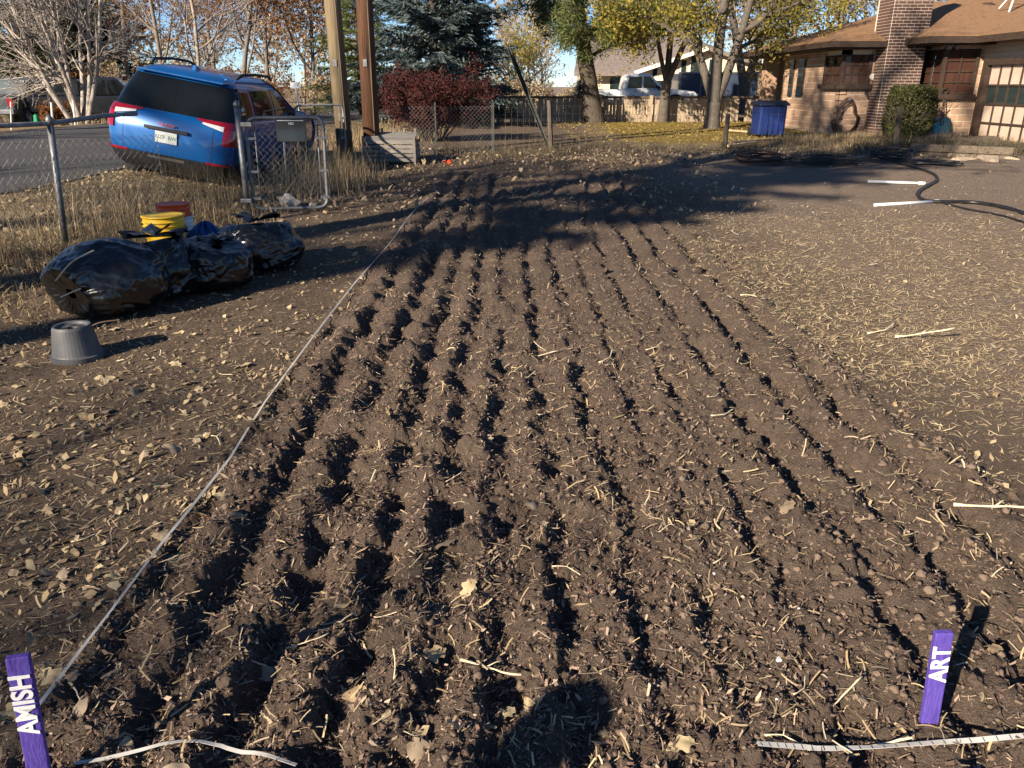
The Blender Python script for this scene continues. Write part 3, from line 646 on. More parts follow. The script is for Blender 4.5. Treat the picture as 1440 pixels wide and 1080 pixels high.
bare(31, px3(1165, 44), 9.5, .2, 'pale-leaved tree behind the left end of the brick house roof', 'bark_grey', (6500, (.08, .17), .35), 'leaf_tan', group='pale trees behind the brick house', start=[.15, .2, .1, 0])
bare(32, px3(1225, 48), 10, .2, 'pale-leaved tree behind the chimney of the brick house', 'bark_grey', (6500, (.08, .17), .35), 'leaf_tan', group='pale trees behind the brick house', start=[.15, .2, .1, 0])
bare(33, px3(1110, 50), 9.5, .2, 'pale-leaved tree between the forked ash and the house roof', 'bark_grey', (6500, (.08, .17), .35), 'leaf_tan', group='pale trees behind the brick house', start=[.15, .2, .1, 0])
bare(34, px3(1385, 40), 9, .18, 'tree standing behind the garage roof ridge', 'bark_grey', (4000, (.08, .17), .35), 'leaf_tan', group='pale trees behind the brick house', start=[.15, .2, .1, 0])
# conifers
def conifer(seed, h, rad, z0, dens, size, lift=-.12, top=.08, needles=22, asp=(.10, .2), bare_inner=.15, trunk=.18, clump=.085, foot=0.):
    rg = np.random.default_rng(seed); mb = MB(); mb.tube([(0, 0, -.1), (.05, 0, h * .5), (0, 0, h)], [trunk, trunk * .6, .02], 8)
    C = []; A = []; z = z0
    while z < h * .98:
        f = (z - z0) / (h - z0); R = rad * ((1 - f) ** .85 * (1 - top) + top) * rg.uniform(.8, 1.12); R *= min(1., (1 - foot) + foot * f * 4); nb = int(6 + 3 * (1 - f))
        for k in range(nb):
            a = rg.random() * 6.283; L = R * rg.uniform(.72, 1.12); s = rg.uniform(-.12, .08) + lift
            d = np.array([math.cos(a), math.sin(a), s + .55 * f]); pts = [np.array([0, 0, z]) + d * L * q + np.array([0, 0, .10 * L * (q * q)]) for q in (0, .35, .7, 1)]
            mb.tube(pts, [.035 * (1 - f) + .012, .022, .012, .005], 4, cap=False)
            ns = max(3, int(L / (.16 / dens)))
            for j in range(ns):
                q = bare_inner + (1 - bare_inner) * (j + rg.random()) / ns; pc = pts[0] + (pts[3] - pts[0]) * q; sl = (.16 + .30 * (1 - q)) * min(1.2, L * .6)
                for sd in (-1, 1):
                    aa = a + sd * rg.uniform(.7, 1.15); dv = np.array([math.cos(aa), math.sin(aa), -.25 + rg.normal(0, .18)])
                    m = max(2, int(needles * sl)); qq = rg.random(m)[:, None]
                    C.append(pc + dv * sl * qq + rg.normal(0, clump * .45, (m, 3))); A.append(np.repeat(dv[None], m, 0))
        z += h * .042 / dens * rg.uniform(.8, 1.2)
    C = np.concatenate(C); A = np.concatenate(A)
    class T: pass
    t = T(); t.mb = mb; return t, leafquads(C, size, asp, rg, A)
def put_conifer(name, label, base, args, bark, lm, group=None, sc=1.0):
    t, cr = conifer(*args[0], **args[1]); r = emit_tree(name, label, 'tree', base, t, bark, cr, lm, group); return r
put_conifer('spruce_tree', 'blue spruce with layered boughs behind the red bush', px3(612, 27.5), ((51, 11, 3.1, .7, 1.7, (.12, .32)), dict(needles=24, asp=(.14, .26))), 'bark_dark', 'needle_blue')
put_conifer('spruce_tree', 'smaller blue-green spruce with pale boughs right of the big blue spruce', px3(668, 31), ((52, 4.2, 1.6, .4, 1.3, (.10, .22)), dict(needles=30)), 'bark_dark', 'needle_blue')
put_conifer('conifer', 'light green conifer seen between and behind the two utility poles', px3(510, 36), ((53, 10, 2.6, .6, 1.3, (.10, .26)), dict(needles=30)), 'bark_dark', 'needle_pine')
jun = put_conifer('juniper_tree', 'dark evergreen above the black pickup', px3(62, 40), ((54, 6.2, 3.2, .9, 1.1, (.12, .3)), dict(needles=26, lift=.15)), 'bark_dark', 'needle_dark', 'dark evergreens behind the pickups')
for px, Y, s, rz, lb in [(-30, 44, 1.7, 1.2, 'dark evergreen at the left edge behind the pickups'), (135, 50, 1.7, 2.7, 'dark evergreen behind the stems of the bare tree')]:
    c = copy_tree(jun); c.location = px3(px, Y); c.scale = (s, s, s); c.rotation_euler = (0, 0, rz); c['label'] = lb
put_conifer('blue_shrub', 'small round blue-grey spruce in front of the white pickup', px3(815, 36), ((55, 1.75, .95, .1, 1.5, (.08, .16)), dict(needles=40, trunk=.05)), 'bark_dark', 'needle_blue')
# pine with a dark leaning trunk at the wooden fence
def pine():
    t = Tree(61); base = px3(838, 30.2)
    t.branch((0, 0, -.1), (-.16, 0, 1), 7.5, .34, 0, P(nch=[15, 6, 5, 0], start=[.30, .2, .1, 0], spread=[72, 45, 45, 40], ratio=[.36, .5, .5, .5], up=[.012, .03, .02, 0], rr=[.22, .55, .55, .5], wob=[.02, .1, .13, .16], maxlev=2, leaflev=1))
    rg = np.random.default_rng(62); T = np.array([q[0][:] for q in t.tips]); n = 30000
    c = T[rg.integers(0, len(T), n)] + rg.normal(0, .16, (n, 3))
    emit_tree('pine_tree', 'green pine with dark leaning trunk at the wooden fence', 'tree', base, t, 'bark_dark', leafquads(c, (.12, .28), (.08, .18), rg), 'needle_pine')
pine()
# two ash trees with yellow leaves: one single-trunked, one forked near the ground
def ash(seed, base, forks, label, h, r0, nleaf, trunk_h, lean=0):
    t = Tree(seed); rg = random.Random(seed)
    t.mb.tube([(0, 0, -.15), (0, 0, .1), (lean * .4, 0, trunk_h * .5), (lean, 0, trunk_h)], [r0 * 1.35, r0 * 1.1, r0 * .95, r0 * .98], 12, cap=False)
    for d, L, r in forks:
        t.branch((lean, 0, trunk_h - .12), d, L, r, 0, P(nch=[8, 7, 6, 0], start=[.28, .2, .1, 0], spread=[40, 45, 50, 40], up=[.02, -.02, -.07, 0], ratio=[.62, .6, .5, .5], sides=[10, 6, 4, 3], flare=1.0))
    cr = t.leaves(nleaf, (.08, .18), .16, .45, (.35, .6))
    return emit_tree('ash_tree', label, 'tree', base, t, 'bark_ash', cr, 'leaf_ash', 'yellow ash trees on the lawn')
ash(71, px3(1003, 26.3), [((-.34, .1, 1), 4.6, .15), ((.06, -.05, 1), 5.6, .19), ((.42, .1, 1), 5.0, .16)], 'forked yellow ash with thick grey trunk, nearest the house', 7, .25, 24000, .8, .02)
ash(72, px3(933, 31.0), [((.0, .2, 1), 5.0, .13), ((.38, -.1, 1), 4.6, .12), ((-.3, 0, 1), 4.0, .09)], 'slimmer yellow ash right of the white pickup', 7, .19, 17000, 1.45, .06)
ash(73, px3(1042, 38), [((-.2, .1, 1), 6, .2), ((.35, .0, 1), 6, .2)], 'pale-trunked ash beyond the wooden fence, behind the forked ash', 8, .30, 16000, 1.6, .05)
# red bush inside the chain-link corner
def bush(seed, base, rx, ry, rz, n, size, lm, name, label, bark='bark_dark', stems=26, asp=(.35, .6), cat='bush'):
    t = Tree(seed); rg = random.Random(seed)
    for k in range(stems):
        a = rg.uniform(0, 6.28); q = rg.uniform(.1, 1); d = Vector((math.cos(a) * rx * q, math.sin(a) * ry * q, rz))
        t.branch((math.cos(a) * rx * .15, math.sin(a) * ry * .15, -.02), d, d.length * rg.uniform(.75, 1.0), .014, 1, P(nch=[0, 8, 4, 0], seg=[.3, .25, .15, .1], spread=[30, 38, 40, 40], ratio=[.5, .42, .5, .5], maxlev=3, leaflev=2, rmin=.003, up=[0, .01, .03, 0]))
    return emit_tree(name, label, cat, base, t, bark, t.leaves(n, size, .06, 0, asp, .12), lm)
bush(81, px3(608, 20.2), 1.25, 1.0, 1.38, 30000, (.035, .085), 'leaf_red', 'red_bush', 'dark red rounded bush behind the chain-link corner', stems=46)
def box_hedge():
    base = G(1285, 197); base.y = 21.0; base.x = 558 / FPX * (21.0 * math.cos(PITCH) + .3); base.z = bz(base.x, base.y); rg = np.random.default_rng(83); n = 15000
    c = rg.random((n, 3)) * 2 - 1; k = np.abs(c).max(1) ; c = c / k[:, None] * (1 - .3 * rg.random(n)[:, None] ** 2)
    c = np.sign(c) * np.abs(c) ** 1.0; q = np.linalg.norm(c, axis=1); c *= np.minimum(1, 1.32 / q)[:, None]
    c *= (1 + .12 * vn(c[:, 0] * 3 + c[:, 2], c[:, 1] * 3 + c[:, 2] * 2, 4))[:, None]
    c = c * np.array([.49, .5, .62]) + np.array([0, 0, .66])
    t = Tree(84); 
    for k in range(14):
        a = k * .45; t.branch((.1 * math.cos(a), .1 * math.sin(a), -.02), (math.cos(a) * .8, math.sin(a) * .8, 1), 1.1, .02, 1, P(nch=[0, 7, 5, 0], maxlev=2))
    emit_tree('box_hedge', 'clipped green square hedge beside the brown brick chimney', 'hedge', base, t, 'bark_dark', leafquads(c, (.04, .085), (.45, .8), rg), 'hedge_leaf')
box_hedge()
# far trees closing the view: reuse of grown meshes
def far_wood():
    t = Tree(90)
    for k in range(44):
        a = random.Random(900 + k); x = -95 + k * 4.5 + a.uniform(-1, 1); y = 66 + a.uniform(-6, 14)
        t.branch((x, y, -.2), (0, 0, 1), a.uniform(6, 10.5), .1, 1, P(nch=[0, 11, 6, 0], seg=[.6, 1.2, 1., .8], maxlev=3, leaflev=2, rmin=.02, ratio=[.5, .5, .5, .5], start=[.1, .1, .1, .1], sides=[6, 4, 3, 3]))
    V, F, rv = t.leaves(45000, (.2, .5), .5)
    o = link('far_wood', npmesh('far_wood', V, F, dict(rnd=rv)), 'leaf_tan'); tag(o, 'far grey-brown wood closing the view', kind='stuff')
    w = link('twigs', t.mb.mesh('twigs'), 'bark_grey', o); tag(w, kind='stuff')
far_wood()
# trees left of and behind the camera whose shade lies across the yard
def shade_trees():
    t, cr = conifer(95, 17.0, 2.5, 6.2, 1.4, (.18, .42), needles=34, trunk=.26, lift=-.05, foot=.75)
    emit_tree('roadside_conifer', 'tall conifer across the road, left of the photographer', 'tree', bz3(-10.75, -3.5), t, 'bark_dark', cr, 'needle_green')
    T = Tree(96); T.branch((0, 0, -.1), (.02, 0, 1), 12.5, .30, 0, P(nch=[13, 9, 7, 0], start=[.30, .2, .1, 0], seg=[1, .7, .4, .3]))
    tr = emit_tree('roadside_tree', 'tall bare tree on the road bank left of the photographer', 'tree', bz3(-7.8, 1.6), T, 'bark_grey', T.leaves(1600, (.10, .22), .3), 'leaf_tan', 'bare trees along the road')
    for (x, y, s, rz, lb) in [(-17.5, -5.5, .95, 2.0, 'bare tree across the road, farther left than the conifer'), (-10.5, -6.4, .38, 4.1, 'small bare tree behind the photographer on the road bank'), (-22, 8, 1.05, 1.1, 'bare tree set back across the road')]:
        c = copy_tree(tr); c.location = bz3(x, y); c.scale = (s, s, s); c.rotation_euler = (0, 0, rz); c['label'] = lb
shade_trees()

#@@BRICK_HOUSE
UNIT = MB().box((0, 0, 0), (1, 1, 1)).mesh('brick'); 
UB = UNIT.copy(); UB.materials.append(MATS['block']); UC = UNIT.copy(); UC.materials.append(MATS['brick'])
def bricks(origin, ux, n, w, z0, z1, bl, bh, joint, holes=(), off=0.):
    """centres/sizes of the bricks of one face: origin at u=0, ux along the face, n outward"""
    out = []; k = 0; z = z0
    while z < z1 - .02:
        h = min(bh, z1 - z) - joint; u = -(bl / 2 if k % 2 else 0) - off
        while u < w:
            a = max(u, 0) + joint / 2; b = min(u + bl, w) - joint / 2; u += bl
            segs = [(a, b)]
            for (h0, h1, hz0, hz1) in holes:
                if z + h > hz0 + .01 and z < hz1 - .01:
                    ns = []
                    for (p, q) in segs:
                        if q <= h0 or p >= h1: ns.append((p, q)); continue
                        if p < h0: ns.append((p, h0))
                        if q > h1: ns.append((h1, q))
                    segs = ns
            for (p, q) in segs:
                if q - p > .03: out.append((origin + ux * ((p + q) / 2) + n * .003 + Vector((0, 0, z + joint / 2 + h / 2)), q - p, h))
        z += bh; k += 1
    return out
def wall_with_holes(mb, origin, ux, n, w, z0, z1, holes, th=.22):
    us = sorted({0, w, *[h[0] for h in holes], *[h[1] for h in holes]}); zs = sorted({z0, z1, *[h[2] for h in holes], *[h[3] for h in holes]})
    us = [u for u in us if 0 <= u <= w]; M = Matrix((ux, -n, Vector((0, 0, 1)))).transposed()
    for a, b in zip(us[:-1], us[1:]):
        for c, d in zip(zs[:-1], zs[1:]):
            m = ((a + b) / 2, (c + d) / 2)
            if any(h[0] < m[0] < h[1] and h[2] < m[1] < h[3] for h in holes): continue
            mb.box(origin + ux * m[0] - n * th / 2 + Vector((0, 0, m[1])), (b - a, th, d - c), M)
X, Yv, Zv = Vector((1, 0, 0)), Vector((0, 1, 0)), Vector((0, 0, 1))
YF, YR, YC = 23.4, 22.1, 22.75                         # main front wall, right wing front wall, chimney face
xA = AT(1186, 90, YF).x; xR = AT(1327, 95, YR).x; xG = AT(1385, 80, YR).x; xc0 = AT(1243, 100, YC).x; xc1 = AT(1296, 100, YC).x
ZB, ZE = .12, 2.62
house = thing('brick_house', 'tan block house with brown roof and brick chimney beyond the garden', 'house', (xA, YF, .3))
def windowed(name, corner, wu, wside, z0, z1, cols_u, cols_s, rows):
    """corner window: panes on the front (along +x) and round the corner (along +y); corner = Vector at the wall corner"""
    win = MB()
    for z in (z0, z1): win.bar(corner + Zv * z, corner + X * wu + Zv * z, .07, .05); win.bar(corner + Zv * z, corner + Yv * wside + Zv * z, .07, .05)
    for p in (corner, corner + X * wu, corner + Yv * wside): win.box(p + Zv * ((z0 + z1) / 2), (.09, .09, z1 - z0 + .06))
    w = win.build(name, 'brown_trim', house)
    m = MB()
    for k in range(1, cols_u): m.box(corner + X * (wu * k / cols_u) + Zv * ((z0 + z1) / 2) - Yv * .015, (.028, .04, z1 - z0))
    for k in range(1, cols_s): m.box(corner + Yv * (wside * k / cols_s) + Zv * ((z0 + z1) / 2) - X * .015, (.04, .028, z1 - z0))
    for k in range(1, rows):
        z = z0 + (z1 - z0) * k / rows; m.box(corner + X * (wu / 2) + Zv * z - Yv * .012, (wu, .03, .024)); m.box(corner + Yv * (wside / 2) + Zv * z - X * .012, (.03, wside, .024))
    m.build('glazing_bar', 'brown_trim', w)
    for k in range(cols_u):
        for q in range(rows):
            MB().box(corner + X * (wu * (k + .5) / cols_u) + Zv * (z0 + (z1 - z0) * (q + .5) / rows) + Yv * .012, (wu / cols_u - .02, .006, (z1 - z0) / rows - .02)).build('pane', 'glass_house', w)
    for k in range(cols_s):
        for q in range(rows):
            MB().box(corner + Yv * (wside * (k + .5) / cols_s) + Zv * (z0 + (z1 - z0) * (q + .5) / rows) + X * .012, (.006, wside / cols_s - .02, (z1 - z0) / rows - .02)).build('pane', 'glass_house', w)
    MB().box(corner + X * (wu / 2 - .04) + Zv * (z0 - .09) - Yv * .05, (wu + .22, .2, .12)).box(corner + Yv * (wside / 2) + Zv * (z0 - .091) - X * .05, (.2, wside + .16, .118)).build('sill', 'brown_trim', w)
    MB().grid(lambda a, b: corner + Vector((.1 + a * (wu - .15), .14 + .03 * math.sin(a * 40), z0 + b * (z1 - z0))), 40, 1).build('curtain', 'curtain', w)
zs = lambda py, Y, px=1200: AT(px, py, Y).z
w1 = (zs(117, YF), zs(78, YF)); w2 = (zs(131, YR, 1340), zs(70, YR, 1340))
wu1 = AT(1223, 95, YF).x - xA; ws1 = 1.25; wu2 = AT(1372, 95, YR).x - xR; ws2 = 1.1
cA = Vector((xA, YF, 0)); cR = Vector((xR, YR, 0))
LSIDE = 5.0
faces = [  # origin, along, normal, width, holes
    (cA, X, -Yv, xR - xA + .1, [(-.1, wu1, *w1)]),
    (cA, Yv, -X, LSIDE, [(-.1, ws1, *w1), (2.9, 3.5, 1.3, 2.35), (3.9, 4.3, 1.3, 2.35)]),
    (cR, X, -Yv, xG - xR, [(-.1, wu2, *w2)]),
    (cR, Yv, -X, 1.45, [(-.1, ws2, *w2)])]
mb = MB(); BL = []
for o, u, n, w, h in faces:
    wall_with_holes(mb, o, u, n, w, ZB, ZE, h); BL += bricks(o, u, n, w, .2, ZE - .02, .40, .165, .024, h)
wall = mb.build('wall', 'mortar', house)
for c, l, h in BL:
    o = bpy.data.objects.new('block', UB); COL.objects.link(o); o.parent = wall; onside = abs(c.x - xA) < .02 or (abs(c.x - xR) < .02 and c.y > YR + .02)
    o.location = c; o.scale = (.022, l, h) if onside else (l, .022, h)
windowed('corner_window', cA, wu1, ws1, *w1, 3, 2, 3)
windowed('corner_window', cR, wu2, ws2, *w2, 2, 2, 4)
for a, b in ((2.9, 3.5), (3.9, 4.3)):
    f = MB().box(cA + Yv * (a + b) / 2 + Zv * 1.825, (.09, b - a, 1.09)).build('window', 'brown_trim', house)
    for q in range(3): MB().box(cA + Yv * (a + b) / 2 - X * .05 + Zv * (1.42 + .40 * q), (.012, b - a - .1, .33)).build('pane', 'glass_far', f)
# porch post at the far end
MB().box((xA + .2, YF + 7.2, 1.35), (.45, .45, 2.6)).build('porch_post', 'block', house)
MB().box((xA + 3.2, YF + 7.9, 1.3), (5, .2, 2.5)).build('back_wall', 'block', house)
# chimney
ch = MB().box(((xc0 + xc1) / 2, YC + .5, 2.5), (xc1 - xc0, 1.0, 5.0)).build('chimney', 'brick_mortar', house)
CB = [(c, l, h, 0) for c, l, h in bricks(Vector((xc0, YC, 0)), X, -Yv, xc1 - xc0, .1, 4.98, .205, .078, .017)] + [(c, l, h, 1) for c, l, h in bricks(Vector((xc0, YC, 0)), Yv, -X, .9, .1, 4.98, .205, .078, .017)]
CB.sort(key=lambda q: (q[3], abs(q[0].z - 2.2)))
rest = MB()
for k, (c, l, h, sd) in enumerate(CB):
    if k < 300:
        o = bpy.data.objects.new('brick', UC); COL.objects.link(o); o.parent = ch; o.location = c; o.scale = (.02, l, h) if sd else (l, .02, h)
    else: rest.box(c, (.02, l, h) if sd else (l, .02, h))
rb = rest.build('brick_courses', 'brick', ch); rb['kind'] = 'stuff'
# roofs: thin slabs with fascia and gutter
def slab(mb, pts, th=.10):
    i = len(mb.v); n = len(pts); mb.v += [tuple(p) for p in pts] + [(p[0], p[1], p[2] - th) for p in pts]
    mb.f.append(tuple(range(i, i + n))); mb.f.append(tuple(reversed(range(i + n, i + 2 * n))))
    for k in range(n): k2 = (k + 1) % n; mb.f.append((i + k, i + n + k, i + n + k2, i + k2))
ex, ey, ez = xA - .62, YF - .55, 2.74; yb = YF + 8.4; ym = (ey + yb) / 2; rise = .30; zr = ez + (ym - ey) * rise
rf = MB(); slab(rf, [(ex, ey, ez), (22, ey, ez), (22, ym, zr), (ex + (ym - ey), ym, zr)]); slab(rf, [(ex, yb, ez), (ex, ey, ez), (ex + (ym - ey), ym, zr)]); slab(rf, [(22, yb, ez), (ex, yb, ez), (ex + (ym - ey), ym, zr), (22, ym, zr)])
roof = rf.build('roof', 'shingle', house)
MB().bar((ex - .04, ey - .04, ez - .1), (xc0, ey - .04, ez - .1), .09, .15).bar((ex - .04, ey, ez - .101), (ex - .04, yb, ez - .101), .09, .148).build('gutter', 'brown_trim', roof)
MB().box(((ex + 12) / 2, (ey + yb) / 2, ez - .19), (12 - ex - .1, yb - ey - .1, .04)).build('soffit', 'brown_trim', roof)
fx, fy, fz = xR - .75, YR - .5, 2.80; rx = xG - .55
r2 = MB(); slab(r2, [(fx, fy, fz), (22, fy, fz), (22, fy + 4.6, fz + 1.38), (fx + 3.0, fy + 4.6, fz + 1.38)]); slab(r2, [(fx, fy + 4.2, fz), (fx, fy, fz), (fx + 3.0, fy + 4.6, fz + 1.38)])
roof2 = r2.build('roof', 'shingle', house); roof2['label'] = 'brown hipped roof over the right wing'
r3 = MB(); slab(r3, [(rx, fy + .6, fz - .006), (rx, fy - 6, fz - .006), (rx + 4.5, fy - 6, fz + 1.3), (rx + 4.5, fy + .6, fz + 1.3)]); r3.build('garage_roof', 'shingle', house)
MB().bar((fx - .04, fy - .04, fz - .11), (rx, fy - .04, fz - .11), .09, .16).bar((fx - .04, fy, fz - .111), (fx - .04, fy + 2, fz - .111), .09, .158).bar((rx - .04, fy - .08, fz - .112), (rx - .04, fy - 6, fz - .112), .09, .16).build('gutter', 'brown_trim', roof2)
MB().box(((fx + xG) / 2 + 1, fy + 1.2, fz - .2), (xG - fx + 2, 2.3, .03)).build('soffit', 'brown_trim', roof2)
# garage wall, coming towards the camera, with its panelled door
gw = MB(); gw.box((xG + .1, YR - 3, ZE - .2), (.2, 6, .82))
gwall = gw.build('garage_wall', 'siding', house)
for k in range(5): MB().box((xG - .012, YR - 3, 2.22 + k * .115), (.02, 5.98, .105)).build('siding_board', 'siding', gwall)
zt0, zt1 = .22, 2.06
MB().box((xG - .03, YR - .28, (zt0 + zt1) / 2), (.16, .2, zt1 - zt0 + .1)).box((xG - .031, YR - 2.6, zt1 + .1), (.16, 4.84, .14)).build('door_frame', 'brown_trim', house)
gd = MB().box((xG + .06, YR - 2.7, (zt0 + zt1) / 2), (.04, 4.6, zt1 - zt0)).build('garage_door', 'brown_trim', house)
pw, ph = .46, (zt1 - zt0) / 4
for c in range(9):
    for r in range(4): MB().box((xG + .03, YR - .62 - c * pw, zt0 + (r + .5) * ph), (.03, pw - .05, ph - .05)).build('pane' if r == 2 else 'panel', 'glass_far' if r == 2 else 'panel_tan', gd)
gr_ = MB()
for c in range(10): gr_.box((xG + .012, YR - .39 - c * pw, (zt0 + zt1) / 2), (.05, .045, zt1 - zt0))
for r in range(1, 4): gr_.box((xG + .010, YR - 2.7, zt0 + r * ph), (.052, 4.6, .05))
gr_.build('door_rails', 'brown_trim', gd)
MB().box((xG + .15, YR - .08, 1.2), (.34, .18, 2.4)).build('corner_pier', 'block', house)
# small fittings
fl = MB().box((AT(1337, 60, YR).x, YR - .05, zs(62, YR, 1337)), (.12, .08, .1)).build('flood_light', 'frame_white', house)
for s in (-1, 1): MB().tube([(AT(1337, 60, YR).x + s * .05, YR - .1, zs(62, YR, 1337)), (AT(1337, 60, YR).x + s * .13, YR - .2, zs(62, YR, 1337) - .1)], [.03, .075], 10).build('lamp_head', 'steel_dull', fl, smooth=True)
pv = AT(1226, 108, YF); MB().tube([(pv.x, YF + .02, pv.z), (pv.x, YF - .09, pv.z)], .085, 14).build('dryer_vent', 'frame_white', house)
pv = AT(1217, 130, YF); MB().box((pv.x, YF - .05, pv.z), (.05, .1, .1)).tube([(pv.x, YF - .08, pv.z), (pv.x + .02, YF - .12, pv.z - .12)], .03, 8).build('faucet', 'black_plastic', house)
MB().lathe([(.16, 0), (.16, .35), (.22, .37), (.22, .5), (.12, .55)], 14, (AT(1387, 14, 25).x, 25, AT(1387, 20, 25).z - .25)).build('roof_vent', 'brown_trim', roof2, smooth=True)
ap = Vector((AT(1418, 20, 24).x, 24, fz + .7)); MB().tube([ap, ap + Vector((.15, 0, .9))], .025, 6).tube([ap + Vector((-.3, 0, .1)), ap + Vector((.12, 0, .65))], .02, 6).tube([ap + Vector((-.35, 0, .78)), ap + Vector((.5, 0, .9))], .02, 6).build('antenna', 'frame_white', roof2)
MB().box((12.6, YF + 3, .06), (7.2, 7.4, .5)).build('foundation', 'concrete', house)
# hose coiled on the wall, shovel, bin
hr = thing('wall_hose', 'brown garden hose hung in loops on the block wall', 'hose', AT(1190, 188, YF - .12)); hp = AT(1190, 165, YF - .1)
m = MB()
for k in range(5):
    rr = random.Random(k); a0 = .36 - .025 * k; b0 = .52 - .03 * k; m.tube([(hp.x + (a0 + .02 * math.sin(3 * q)) * math.sin(q) * (1.15 if math.cos(q) < 0 else .8) + rr.uniform(-.02, .02), YF - .05 - .025 * k, hp.z + b0 * math.cos(q)) for q in [i * .262 for i in range(24)]], .016, 6, closed=True)
m.build('hose_loops', 'hose_brown', hr, smooth=True); MB().bar((hp.x, YF + .01, hp.z + .48), (hp.x, YF - .2, hp.z + .48), .05, .05).build('hook', 'steel_dull', hr)
sp = G(1330, 198); sp = Vector((AT(1330, 170, YR - .35).x, YR - .35, bz(12, YR - .35)))
sv = thing('snow_shovel', 'teal plastic snow shovel leaning below the right corner window', 'shovel', sp)
MB().grid(lambda a, b: (sp.x - .02 + (a - .5) * (.42 + .1 * (1 - b)), sp.y + .10 * b - .07 * math.cos((a - .5) * 2.6) * 1 + .05, sp.z + .02 + .48 * b - .06 * abs(a - .5)), 8, 6).build('blade', 'teal_plastic', sv, thick=.012, smooth=True)
MB().tube([(sp.x - .1, sp.y + .04, sp.z + .3), (sp.x - .05, YR - .1, sp.z + 1.05)], .018, 8).tube([(sp.x - .03, sp.y + .04, sp.z + .3), (sp.x - .0, YR - .1, sp.z + 1.05)], .014, 8).build('shaft', 'shaft', sv, smooth=True)
MB().tube([(sp.x - .03, YR - .1, sp.z + 1.03), (sp.x - .1, YR - .08, sp.z + 1.15), (sp.x - .09, YR - .07, sp.z + 1.22), (sp.x + .05, YR - .07, sp.z + 1.22), (sp.x + .06, YR - .08, sp.z + 1.15), (sp.x - .02, YR - .1, sp.z + 1.03)], .016, 6).build('handle', 'black_plastic', sv, smooth=True)
s2 = Vector((sp.x - .42, YR - .5, sp.z)); MB2 = thing('garden_tool', 'small blue handled tool leaning beside the snow shovel', 'tool', s2)
MB().tube([s2, s2 + Vector((-.1, .25, .32))], .02, 6).build('handle', 'teal_plastic', MB2); MB().box(s2 + Vector((.01, -.02, .03)), (.16, .04, .08)).build('head', 'teal_plastic', MB2)
bn = Vector((AT(1080, 170, 22.0).x, 22.0, bz(7, 22.0))); B = thing('wheelie_bin', 'blue wheeled rubbish bin left of the block house', 'bin', bn)
m = MB(); i0 = 0
m.prism([(-.36, .06), (.32, .06), (.40, .80), (-.42, .80)], -.35, .35); body = m.build('body', 'bin_blue', B, local=True, bevel=.03)
for k in range(5): MB().box((-.28 + k * .14, -.395, .44), (.03, .03, .66)).build('rib', 'bin_blue', body, local=True)
MB().prism([(-.48, .80), (.44, .80), (.42, .88), (-.1, .93), (-.46, .85)], -.40, .40).build('lid', 'bin_lid', B, local=True, bevel=.02)
for s in (-1, 1): MB().tube([(s * .33, .36, .12), (s * .39, .36, .12)], .12, 14).build('wheel', 'tyre', B, local=True)
MB().tube([(-.3, .45, .80), (.3, .45, .80)], .02, 6).build('handle', 'bin_lid', B, local=True)

#@@FENCES
def chain_link(mb, a, b, z0, z1, cell=.075, r=.0023, sag=0., seed=0):
    """woven diamond mesh between ground points a and b"""
    a = Vector(a); b = Vector(b); L = (b - a).length; u = (b - a) / L; n = Vector((-u.y, u.x, 0)); h = z1 - z0
    N = int(L / cell) + 1; m = int(h / cell); rg = random.Random(seed)
    for i in range(-0, N):
        pts = []
        for j in range(m + 1):
            s = (i + (j % 2) - .0) * cell; z = z0 + j * cell; p = a + u * min(max(s, 0), L) + Vector((0, 0, z)) + n * (sag * math.sin(s * 2.1) * math.sin(z * 3) + .003 * (j % 2))
            pts.append(p)
        mb.tube(pts, r, 3, cap=False)
        mb.tube([q + u * (0) for q in [a + u * min(max((i + 1 - (j % 2)) * cell, 0), L) + Vector((0, 0, z0 + j * cell)) + n * (sag * math.sin((i + 1 - (j % 2)) * cell * 2.1) * math.sin((z0 + j * cell) * 3) + .003 * (1 - j % 2)) for j in range(m + 1)]], r, 3, cap=False)
p1 = G(92, 348); p1t = AT(70, 172, p1.y - .02)
dirf = Vector((-.50, -.866, 0)); pL = p1 + dirf * 3.2; pL.z = bz(pL.x, pL.y)
gl = G(352, 300)
lf = thing('chain_link_fence', 'old galvanised chain-link fence with bent rail at the left, before the road', 'fence', p1)
MB().tube([p1 - Vector((0, 0, .1)), p1t], .030, 10).lathe([(.036, 0), (.036, .05), (.012, .09)], 10, (p1t.x, p1t.y, p1t.z - .02)).build('post', 'steel', lf, smooth=True)
MB().tube([pL - Vector((0, 0, .1)), Vector((pL.x, pL.y, p1t.z - .02))], .030, 10).build('post', 'steel', lf, smooth=True)
r1 = AT(192, 160, p1.y + 1.0)
MB().tube([Vector((pL.x, pL.y, p1t.z - .03)), p1t + Vector((0, 0, -.01)), p1t.lerp(r1, .6) + Vector((0, 0, .012)), r1], .022, 8).build('top_rail', 'steel_dull', lf, smooth=True)
m = MB(); chain_link(m, (pL.x, pL.y, 0), (p1.x, p1.y, 0), .06 + bz(-5, 6), p1t.z - .03, sag=.03); m.build('wire_mesh', 'wire', lf)
e1 = p1.lerp(gl, .52); m = MB(); chain_link(m, (p1.x, p1.y, 0), (e1.x, e1.y, 0), .14, 1.15, sag=.06); m.build('wire_mesh', 'wire', lf)
m = MB(); chain_link(m, (e1.x, e1.y, 0), (gl.x - .1, gl.y - .1, 0), .14, .62, sag=.12); m.build('sagging_mesh', 'wire_rust', lf)
